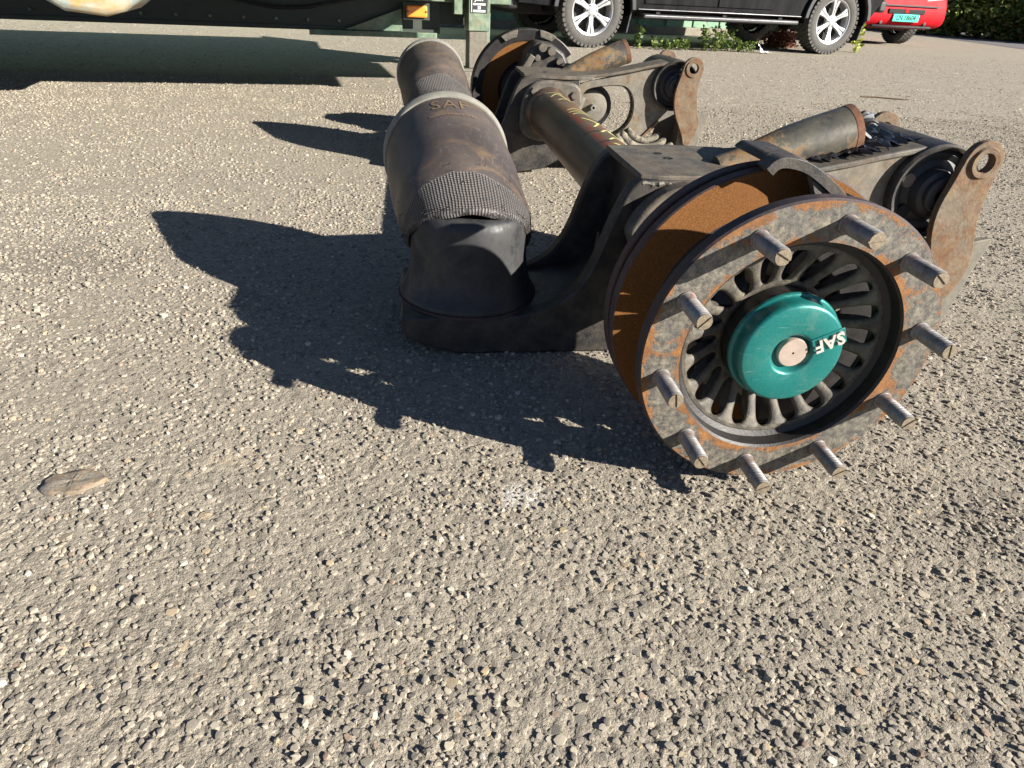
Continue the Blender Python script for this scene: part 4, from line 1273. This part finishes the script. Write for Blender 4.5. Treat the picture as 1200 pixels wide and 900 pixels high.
# ------------------------------------------------------------------ wheels for cars
def make_wheel(parent, x, y, rad, width, rimr, side=-1, spokes=6, steer=0.0, tread=44):
    """axis along local y; side -1 shows its face towards -y"""
    w = bpy.data.objects.new('wheel', None); col.objects.link(w); w.parent = parent
    w.location = (x, y, rad); w.rotation_euler = (0, 0, steer + (PI if side > 0 else 0))
    h = width / 2
    ty = MB().lathe([(rimr - 0.005, -h * 0.80), (rimr + 0.012, -h * 0.93), (rimr + (rad - rimr) * 0.5, -h), (rad - 0.035, -h * 0.95), (rad - 0.012, -h * 0.84), (rad - 0.012, h * 0.84),
                     (rad - 0.035, h * 0.95), (rimr + (rad - rimr) * 0.5, h), (rimr, h * 0.85)], (0, 0, 0), 'y', 56)
    t = ty.build('tyre', 'tyre', w, ang=50)
    tb = MB()
    for k in range(tread):
        for row, (y0, y1, sh) in enumerate(((-h * 0.97, -h * 0.50, 0.0), (-h * 0.42, h * 0.02, 0.5), (h * 0.08, h * 0.45, 0.0), (h * 0.52, h * 0.97, 0.5))):
            a = 2 * PI * (k + sh) / tread; da = 2 * PI / tread * 0.32
            vs = []
            for rr in (rad - 0.03, rad):
                for (aa, yy) in ((a - da, y0), (a + da, y0), (a + da * 0.9, y1), (a - da * 0.9, y1)):
                    vs.append((rr * math.cos(aa), yy, rr * math.sin(aa)))
            tb.add(vs, [(0, 1, 2, 3), (4, 5, 6, 7), (0, 1, 5, 4), (1, 2, 6, 5), (2, 3, 7, 6), (3, 0, 4, 7)])
    tb.build('tread_blocks', 'tyre', w, smooth=False)['kind'] = 'stuff'
    rm = MB().lathe([(rimr - 0.004, -h * 0.86), (rimr + 0.008, -h * 0.90), (rimr + 0.006, -h * 0.80), (rimr - 0.012, -h * 0.74), (rimr - 0.03, -h * 0.2), (rimr - 0.03, h * 0.7)], (0, 0, 0), 'y', 56)
    ro = rm.build('rim', 'rim', w, ang=40)
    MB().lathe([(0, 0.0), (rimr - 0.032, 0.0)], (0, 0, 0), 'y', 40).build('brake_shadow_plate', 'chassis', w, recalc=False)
    MB().lathe([(0.0, -h * 0.74), (0.034, -h * 0.74), (0.038, -h * 0.70), (0.072, -h * 0.66), (0.078, -h * 0.5), (0.078, -h * 0.2)], (0, 0, 0), 'y', 32).build('hub_centre', 'rim', w)
    for k in range(spokes):
        a = 2 * PI * (k + 0.5) / spokes
        sp = MB()
        c, s = math.cos(a), math.sin(a)
        for sgn in (-1, 1):
            q = []
            for (r_, m_, wd, yy) in ((0.05, 0.0125, 0.0115, -h * 0.66), (rimr * 0.6, 0.0155, 0.0135, -h * 0.72), (rimr - 0.006, 0.029, 0.023, -h * 0.80)):
                for dd, e in ((-wd, 0), (wd, 0), (wd, 0.045), (-wd, 0.045)):
                    t_ = sgn * m_ + dd
                    q.append((r_ * c - t_ * s, yy + e, r_ * s + t_ * c))
            F = []
            for k0 in (0, 4):
                F += [(k0 + i, k0 + (i + 1) % 4, k0 + 4 + (i + 1) % 4, k0 + 4 + i) for i in range(4)]
            sp.add(q, F + [(0, 1, 2, 3), (8, 9, 10, 11)])
        sp.build('spoke', 'rim', w, bevel=0.005)
    for k in range(spokes):
        a = 2 * PI * k / spokes
        MB().lathe([(0, -h * 0.72), (0.009, -h * 0.72), (0.010, -h * 0.5)], (0.057 * math.cos(a), 0, 0.057 * math.sin(a)), 'y', 8).build('lug_nut', 'trim', w)
    return w

# ------------------------------------------------------------------ black pickup
def pickup():
    P = thing('pickup_truck', 'black pickup truck with silver six-spoke wheels parked by the green wall', 'pickup truck', (1.552, 7.80, 0), R(10.7))
    WB = 3.335
    y0, y1 = -0.02, 1.86
    def arch(cx, r=0.455, n=14):   # over the wheel, right to left
        return [(cx + r * math.cos(a), max(0.33, 0.375 + r * math.sin(a))) for a in np.linspace(R(-5), R(185), n)]
    body = [(-0.90, 0.42), (-0.96, 0.62), (-0.95, 0.82), (-0.86, 0.98), (-0.5, 1.08), (0.42, 1.16), (2.72, 1.16), (4.02, 1.14), (4.06, 0.95), (4.04, 0.66), (3.94, 0.52)] + \
           arch(WB) + [(WB - 0.47, 0.40), (0.50, 0.40)] + arch(0.0) + [(-0.48, 0.40)]
    MB().prism(body, y0, y1).build('body', 'blackpaint', P, bevel=0.035, seg=3)
    cab = MB()
    lo = [(0.50, y0 + 0.04), (2.70, y0 + 0.04), (2.70, y1 - 0.04), (0.50, y1 - 0.04)]
    hi = [(1.18, y0 + 0.22), (2.35, y0 + 0.22), (2.35, y1 - 0.22), (1.18, y1 - 0.22)]
    cab.add([(x, y, 1.14) for x, y in lo] + [(x, y, 1.76) for x, y in hi], [(0, 1, 2, 3), (4, 5, 6, 7), (0, 1, 5, 4), (1, 2, 6, 5), (2, 3, 7, 6), (3, 0, 4, 7)])
    cb = cab.build('cab', 'blackpaint', P, bevel=0.04, seg=3)
    def face(pts, ofs, nm, parent):
        v = [Vector(p) for p in pts]
        nrm = (v[1] - v[0]).cross(v[2] - v[0]).normalized()
        if nrm.dot(Vector(ofs)) < 0: nrm = -nrm
        m = MB().add([p + nrm * 0.004 for p in v] + [p - nrm * 0.02 for p in v], [(0, 1, 2, 3), (4, 5, 6, 7), (0, 1, 5, 4), (1, 2, 6, 5), (2, 3, 7, 6), (3, 0, 4, 7)])
        return m.build(nm, 'glass', parent)
    for sgn, ya, yb in ((-1, y0 + 0.04, y0 + 0.22), (1, y1 - 0.04, y1 - 0.22)):
        L = lambda x, t: (x, ya + (yb - ya) * t, 1.14 + 0.62 * t)
        face([L(0.78, .1), L(1.52, .1), L(1.58, .86), L(1.27, .86)], (0, sgn, 0), 'side_window', cb)
        face([L(1.62, .1), L(2.45, .1), L(2.27, .86), L(1.66, .86)], (0, sgn, 0), 'side_window', cb)
    W = lambda y, t: (0.50 + 0.68 * t, y, 1.14 + 0.62 * t)
    face([W(0.14, .1), W(1.70, .1), W(1.56, .9), W(0.28, .9)], (-1, 0, .5), 'windscreen', cb)
    # doors as slightly proud panels with the shut-line between them
    for a, b in ((0.62, 1.58), (1.595, 2.62)):
        d = MB().prism([(a, 0.47), (b - (0.25 if b > 2 else 0), 0.47), (b, 0.75), (b, 1.12), (a, 1.12)], y0 - 0.012, y0 - 0.001).build('door', 'blackpaint', P, bevel=0.006)
        MB().box(b - 0.20, b - 0.05, y0 - 0.035, y0 - 0.013, 0.98, 1.01).build('door_handle', 'trim', d, bevel=0.006)
        MB().box(a + 0.01, b - 0.27, y0 - 0.018, y0 - 0.0125, 0.58, 0.60).build('door_moulding', 'trim', d, bevel=0.003)
    MB().box(0.55, WB - 0.52, y0 - 0.010, y0 - 0.002, 0.410, 0.420).build('sill_strip', 'chrome', P, bevel=0.003)
    # running board
    rb = MB().box(0.58, WB - 0.62, -0.12, 0.12, 0.325, 0.372).build('running_board', 'trim', P, bevel=0.012)
    MB().box(0.60, WB - 0.64, -0.123, -0.1205, 0.352, 0.362).build('board_edge', 'chrome', rb)
    for x in (0.8, 1.7, 2.5):
        MB().box(x, x + 0.05, 0.0, 0.3, 0.372, 0.41).build('board_bracket', 'chassis', rb)
    # arch lips and mud flaps
    for cx in (0.0, WB):
        o_ = [(cx + 0.505 * math.cos(a), 0.375 + 0.505 * math.sin(a)) for a in np.linspace(R(3), R(177), 18)]
        i_ = [(cx + 0.452 * math.cos(a), 0.375 + 0.452 * math.sin(a)) for a in np.linspace(R(177), R(3), 18)]
        MB().prism(o_ + i_, y0 - 0.05, y0 - 0.004).build('wheel_arch', 'trim', P, bevel=0.008)
        for yy in (0.0, y1 - 0.27):
            MB().prism([(cx + 0.44, 0.17), (cx + 0.455, 0.17), (cx + 0.50, 0.46), (cx + 0.485, 0.46)], yy, yy + 0.27).build('mud_flap', 'trim', P)
    # chrome-lined edge of the front bumper and the bumpers
    MB().box(-1.02, -0.88, y0 + 0.05, y1 - 0.05, 0.36, 0.60).build('front_bumper', 'trim', P, bevel=0.03)
    MB().box(4.02, 4.14, y0 + 0.05, y1 - 0.05, 0.50, 0.64).build('rear_bumper', 'trim', P, bevel=0.03)
    MB().box(-0.8, 3.95, 0.42, 1.42, 0.30, 0.415).build('chassis_frame', 'chassis', P, bevel=0.02)
    MB().tube([(0, 0.2, 0.375), (0, 1.64, 0.375)], 0.05, 12).build('front_axle', 'chassis', P)
    MB().tube([(WB, 0.2, 0.375), (WB, 0.75, 0.36), (WB, 0.92, 0.36), (WB, 1.09, 0.36), (WB, 1.64, 0.375)], [0.05, 0.06, 0.15, 0.06, 0.05], 14).build('rear_axle', 'chassis', P)
    MB().tube([(1.6, 1.1, 0.36), (2.9, 1.15, 0.36), (3.6, 1.3, 0.40), (3.95, 1.3, 0.38)], 0.035, 10).build('exhaust', 'chassis', P)
    for x in (0.0, WB):
        make_wheel(P, x, 0.115, 0.375, 0.245, 0.243, -1)
        make_wheel(P, x, y1 - 0.115, 0.375, 0.245, 0.243, 1)
    MB().box(-0.965, -0.90, 0.15, 0.45, 0.72, 0.88).build('headlight', 'lamp', P, bevel=0.02)
    MB().box(-0.965, -0.90, 1.39, 1.69, 0.72, 0.88).build('headlight', 'lamp', P, bevel=0.02)
pickup()

# ------------------------------------------------------------------ red car, front three-quarter view
def red_car():
    # local: x forward, y to its left; origin on the ground below the front plate
    hd = R(-82)
    Cc = thing('red_car', 'bright red car with teal number plate behind the pickup', 'car', (7.54, 11.0, 0), hd)
    WBc = 2.9; xf = -0.86
    def arch(cx, r=0.38, n=12):
        return [(cx + r * math.cos(a), 0.31 + max(-0.04, r * math.sin(a))) for a in np.linspace(R(-6), R(186), n)]
    prof = [(0.0, 0.30), (0.03, 0.44), (0.0, 0.62), (-0.10, 0.84), (-0.45, 1.02), (-1.0, 1.12), (-4.35, 1.12), (-4.45, 0.7), (-4.40, 0.32)]
    back = [(xf - WBc - 0.42, 0.27)] + list(reversed(arch(xf - WBc)))[::1] + [(xf - 0.43, 0.25)] + list(reversed(arch(xf))) + [(xf + 0.42, 0.26), (-0.18, 0.245)]
    # outline runs front -> roofline -> tail -> underside with both arches
    under = [(xf - WBc - 0.42, 0.28)] + list(reversed(arch(xf - WBc))) + [(xf - 0.44, 0.25)][:0]
    und = [(-4.40, 0.32)] + [(p[0], p[1]) for p in reversed(arch(xf - WBc))] + [(p[0], p[1]) for p in reversed(arch(xf))] + [(-0.30, 0.255)]
    MB().prism(prof[:-1] + und, -0.85, 0.85).build('body', 'redpaint', Cc, bevel=0.11, seg=5)
    cab = MB()
    lo = [(-0.95, -0.78), (-0.95, 0.78), (-4.3, 0.78), (-4.3, -0.78)]; hi = [(-1.7, -0.62), (-1.7, 0.62), (-4.15, 0.62), (-4.15, -0.62)]
    cab.add([(x, y, 1.08) for x, y in lo] + [(x, y, 1.72) for x, y in hi], [(0, 1, 2, 3), (4, 5, 6, 7), (0, 1, 5, 4), (1, 2, 6, 5), (2, 3, 7, 6), (3, 0, 4, 7)])
    cb = cab.build('cab', 'redpaint', Cc, bevel=0.06, seg=3)
    g = lambda t, y: (-0.95 - 0.75 * t + 0.006, y, 1.08 + 0.64 * t + 0.006)
    MB().add([g(.1, -.66), g(.1, .66), g(.9, .55), g(.9, -.55)], [(0, 1, 2, 3)]).build('windscreen', 'glass', cb, recalc=False)
    for s in (-1, 1):
        k = lambda x, t: (x, s * (0.784 - 0.16 * t), 1.08 + 0.64 * t)
        MB().add([k(-1.35, .12), k(-2.6, .12), k(-2.6, .85), k(-1.85, .85)], [(0, 1, 2, 3)]).build('side_window', 'glass', cb, recalc=False)
        MB().add([k(-2.7, .12), k(-4.0, .12), k(-3.95, .85), k(-2.7, .85)], [(0, 1, 2, 3)]).build('side_window', 'glass', cb, recalc=False)
    # bumper details
    MB().box(-0.02, 0.040, -0.36, 0.36, 0.475, 0.545).build('lower_grille', 'hole', Cc, bevel=0.01)
    MB().box(0.036, 0.046, -0.05, 0.02, 0.49, 0.54).build('grille_badge', 'redpaint', Cc, bevel=0.01)
    MB().box(-0.03, 0.035, -0.62, 0.62, 0.585, 0.605).build('bumper_groove', 'trim', Cc)
    MB().box(-0.20, 0.012, -0.60, 0.60, 0.27, 0.31).build('lower_lip', 'trim', Cc, bevel=0.02)
    pl = MB().box(0.040, 0.052, -0.26, 0.26, 0.365, 0.475).build('number_plate', 'plate', Cc, bevel=0.008)
    vs, fs = text_verts('LN 18604', 0.105, 0.0008, 0.95, 0.001)
    MB().add([(0.053 + z, x * 0.95, 0.420 + y) for x, y, z in vs], fs).build('plate_lettering', 'chassis', pl, smooth=False)
    for s in (-1, 1):
        MB().lathe([(0.0, 0.012), (0.055, 0.008), (0.068, -0.02), (0.06, -0.06)], (-0.045, s * 0.60, 0.52), 'x', 24).build('fog_lamp', 'lamp', Cc)
        MB().prism([(s * 0.36, 0.66), (s * 0.72, 0.70), (s * 0.76, 0.84), (s * 0.50, 0.80)], -0.17, -0.02, axis='x').build('headlight', 'lamp', Cc, bevel=0.02)
        MB().lathe([(0.0, 0.006), (0.026, 0.004), (0.03, -0.02)], (0.012, s * 0.44, 0.345), 'x', 14).build('tow_eye_cover', 'trim', Cc)
        make_wheel(Cc, xf, s * 0.74, 0.335, 0.22, 0.205, s, 5, 0.0, 40)
        make_wheel(Cc, xf - WBc, s * 0.74, 0.335, 0.22, 0.205, s, 5, 0.0, 40)
    MB().box(-3.9, -0.5, -0.55, 0.55, 0.22, 0.30).build('underbody', 'chassis', Cc, bevel=0.02)
red_car()

# ------------------------------------------------------------------ plants
def leaf_cloud(pts, size, seed, droop=0.3):
    """bent leaf blades: 4 triangles each"""
    g = np.random.default_rng(seed)
    N = len(pts)
    d = g.normal(size=(N, 3)); d[:, 2] = np.abs(d[:, 2]) * 0.5 - droop * 0.3
    d /= np.linalg.norm(d, axis=1)[:, None]
    s = np.cross(d, g.normal(size=(N, 3))); s /= np.linalg.norm(s, axis=1)[:, None]
    nrm = np.cross(d, s)
    L = size * (0.6 + 0.8 * g.random(N))[:, None]
    w = L * (0.22 + 0.14 * g.random(N))[:, None]
    a = pts; m = pts + d * L * 0.5 + nrm * L * 0.08; b = pts + d * L - nrm * L * 0.05
    V = np.stack([a, m + s * w, b, m - s * w, m + nrm * L * 0.03], 1).reshape(-1, 3)
    t = np.array([(0, 1, 4), (1, 2, 4), (2, 3, 4), (3, 0, 4)])
    F = (t[None] + (np.arange(N) * 5)[:, None, None]).reshape(-1, 3)
    c = np.repeat(g.random(N), 5)
    C = np.stack([c, c, c, np.ones_like(c)], -1)
    return V, F, C

def hedge():
    # dense roadside hedge: several bushes side by side, each with its own crown and stems
    base = [(11.2, 20.6), (12.7, 18.7), (13.7, 16.6), (14.7, 14.4), (10.6, 23.6), (9.4, 22.2)]
    names = ['dark green hedge bush on the roadside, just right of the red car', 'dark green hedge bush second from the red car along the road',
             'dark green hedge bush third from the red car along the road', 'dark green hedge bush at the far right edge, nearest the camera',
             'tall dark green hedge bush behind the one by the red car', 'dark green hedge bush hidden behind the red car']
    for k, (x, y) in enumerate(base):
        T = thing('hedge_bush', names[k], 'hedge', (x, y, 0), 0, 'roadside hedge bushes')
        g = np.random.default_rng(200 + k)
        N = 15000
        # clumps on a bulky body
        nc = 110
        th = g.random(nc) * 2 * PI; hh = g.random(nc) ** 1.3
        cc = np.stack([np.cos(th) * (1.35 - 0.5 * hh), np.sin(th) * (1.35 - 0.5 * hh), 0.15 + hh * 2.6], -1) * (0.75 + 0.3 * g.random((nc, 1)))
        cc[:, 2] = np.maximum(cc[:, 2], 0.12)
        i = g.integers(nc, size=N)
        p = cc[i] + g.normal(size=(N, 3)) * np.array([0.24, 0.24, 0.2])
        p[:, 2] = np.abs(p[:, 2]) + 0.01
        p[:, 2] *= (1.0, 0.8, 0.62, 0.5, 1.2, 1.0)[k]
        V, F, C = leaf_cloud(p, 0.13, 300 + k)
        tone = np.repeat((g.random(nc) * 0.5)[i], 5)
        C[:, :3] = C[:, :3] * 0.5 + tone[:, None]
        me = np_mesh('crown', V, F, C, 'hedge')
        o = bpy.data.objects.new('crown', me); col.objects.link(o); o.parent = T
        for j in range(7):
            a = g.random() * 6.28
            MB().tube([(0.2 * math.cos(a), 0.2 * math.sin(a), 0), (0.45 * math.cos(a), 0.45 * math.sin(a), 0.9), (0.8 * math.cos(a + .3), 0.8 * math.sin(a + .3), 2.0)], [0.04, 0.028, 0.012], 7).build('stem', 'wood', T)
hedge()

def weed(name, label, x, y, h, spread, stems, leaf, mat, seed, lsize, group=None):
    T = thing(name, label, 'weed', (x, y, 0), 0, group)
    g = np.random.default_rng(seed)
    pts = []; sb = MB()
    for k in range(stems):
        a = g.random() * 6.28; r = spread * math.sqrt(g.random())
        hh = h * (0.55 + 0.5 * g.random())
        bx, by = r * math.cos(a), r * math.sin(a)
        tx, ty = bx * 1.3 + g.normal() * 0.05 * h, by * 1.3 + g.normal() * 0.05 * h
        P = [(bx, by, 0), (bx * .6 + tx * .4, by * .6 + ty * .4, hh * .5), (tx, ty, hh)]
        sb.tube(P, [0.004, 0.003, 0.0015], 5)
        n = leaf
        t = g.random(n) ** 0.8
        for q in t:
            pts.append((bx + (tx - bx) * q + g.normal() * 0.01, by + (ty - by) * q + g.normal() * 0.01, hh * q + 0.005))
    so = sb.build('stem', mat, T)
    V, F, C = leaf_cloud(np.array(pts), lsize, seed + 1, 0.0)
    V[:, 2] = np.maximum(V[:, 2], 0.003)
    o = bpy.data.objects.new('foliage', np_mesh('foliage', V, F, C, mat)); col.objects.link(o); o.parent = T
    return T

WG = 'weeds growing along the foot of the pickup'
weed('weed', 'bright narrow weed just right of the front tyre of the pickup', 2.16, 8.02, 0.24, 0.06, 5, 16, 'weed', 21, 0.05, WG)
weed('weed', 'low spreading weed second from the front tyre under the pickup', 2.50, 8.06, 0.10, 0.16, 9, 14, 'weed', 22, 0.05, WG)
weed('weed', 'leafy weed under the mud flap side of the pickup doors', 2.83, 8.14, 0.12, 0.13, 8, 14, 'weed', 23, 0.05, WG)
weed('weed', 'tall bushy weed under the middle of the pickup', 3.12, 8.18, 0.30, 0.13, 12, 20, 'weed', 24, 0.05, WG)
weed('weed', 'bushy weed just left of the tallest clump under the rear door', 3.38, 8.22, 0.24, 0.14, 10, 18, 'weed', 25, 0.05, WG)
weed('weed', 'low weed beside the white paper scrap under the pickup', 3.62, 8.24, 0.12, 0.12, 8, 14, 'weed', 26, 0.05, WG)
weed('weed', 'lone tall yellow-green stalk right of the rear tyre of the pickup', 5.62, 9.05, 0.42, 0.03, 3, 22, 'stalk', 27, 0.06)
weed('weed', 'dry yellowish low plant behind the rear tyre of the pickup', 5.65, 9.75, 0.16, 0.15, 12, 22, 'stalk', 28, 0.05)
def leaf_heap():
    T = thing('dry_plant', 'reddish brown dry plant left of the rear tyre of the pickup', 'plant', (4.62, 9.35, 0))
    g = np.random.default_rng(41)
    N = 900
    p = g.normal(size=(N, 3)) * np.array([0.11, 0.10, 0.09]); p[:, 2] = np.abs(p[:, 2]) + 0.01
    V, F, C = leaf_cloud(p, 0.05, 42)
    V[:, 2] = np.maximum(V[:, 2], 0.003)
    o = bpy.data.objects.new('foliage', np_mesh('foliage', V, F, C, 'drybrown')); col.objects.link(o); o.parent = T
leaf_heap()

# ------------------------------------------------------------------ small things on the ground
def litter():
    nx, ny = 8, 5; vs = []
    g = np.random.default_rng(5)
    for i in range(nx + 1):
        for j in range(ny + 1):
            vs.append((0.15 * i / nx + g.normal() * 0.006, 0.10 * j / ny + g.normal() * 0.006, 0.008 + 0.09 * max(0, 1 - i / 4) * (j / ny) + abs(g.normal()) * 0.006))
    k = ny + 1
    m = MB().add(vs, [(i * k + j, i * k + j + 1, (i + 1) * k + j + 1, (i + 1) * k + j) for i in range(nx) for j in range(ny)])
    o = m.build('paper_scrap', 'paper', None, (3.80, 8.12, 0), smooth=False, recalc=False)
    s = o.modifiers.new('thick', 'SOLIDIFY'); s.thickness = 0.001
    tag(o, 'crumpled white paper scrap on the ground under the pickup', 'litter')
litter()
def twig(label, pts, r):
    P = [(x, y, r * 0.9) for x, y in pts]
    tag(MB().tube(P, [r, r * 0.8, r * 0.9, r * 0.5][:len(P)], 7).build('twig', 'wood', None), label, 'twig', 'twigs on the asphalt')
twig('thin dark twig lying beyond the near shock tube', [(2.80, 4.30), (2.92, 4.29), (3.02, 4.24), (3.13, 4.21)], 0.006)
twig('short dark twig on the asphalt right of the far hanger strap', [(0.84, 3.62), (0.92, 3.60), (1.0, 3.60)], 0.005)
def mud():
    g = np.random.default_rng(8); n = 40
    m = MB(); vs = []
    prof = ((1.0, -0.001), (0.99, 0.0045), (0.93, 0.0068), (0.75, 0.0075), (0.5, 0.0085), (0.25, 0.0082))
    for k, (s, z) in enumerate(prof):
        for i in range(n):
            a = 2 * PI * i / n
            rr = (1 + 0.10 * math.sin(2 * a + 0.6) + 0.07 * math.sin(5 * a + 1) + 0.03 * math.sin(11 * a)) * s
            vs.append((0.036 * rr * math.cos(a), 0.026 * rr * math.sin(a), z + g.normal() * 0.0004 * (k > 1) + 0.0012 * math.sin(3 * a + k) * (k > 2)))
    vs.append((0, 0, 0.008))
    L = len(prof) - 1
    fs = [(k * n + i, k * n + (i + 1) % n, (k + 1) * n + (i + 1) % n, (k + 1) * n + i) for k in range(L) for i in range(n)]
    fs += [(L * n + i, L * n + (i + 1) % n, (L + 1) * n) for i in range(n)]
    o = m.add(vs, fs).build('flat_stone', 'mud', None, (-0.92, 0.07, 0.0))
    tag(o, 'flat greyish mud-coated stone pressed in the asphalt at lower left', 'stone')
mud()
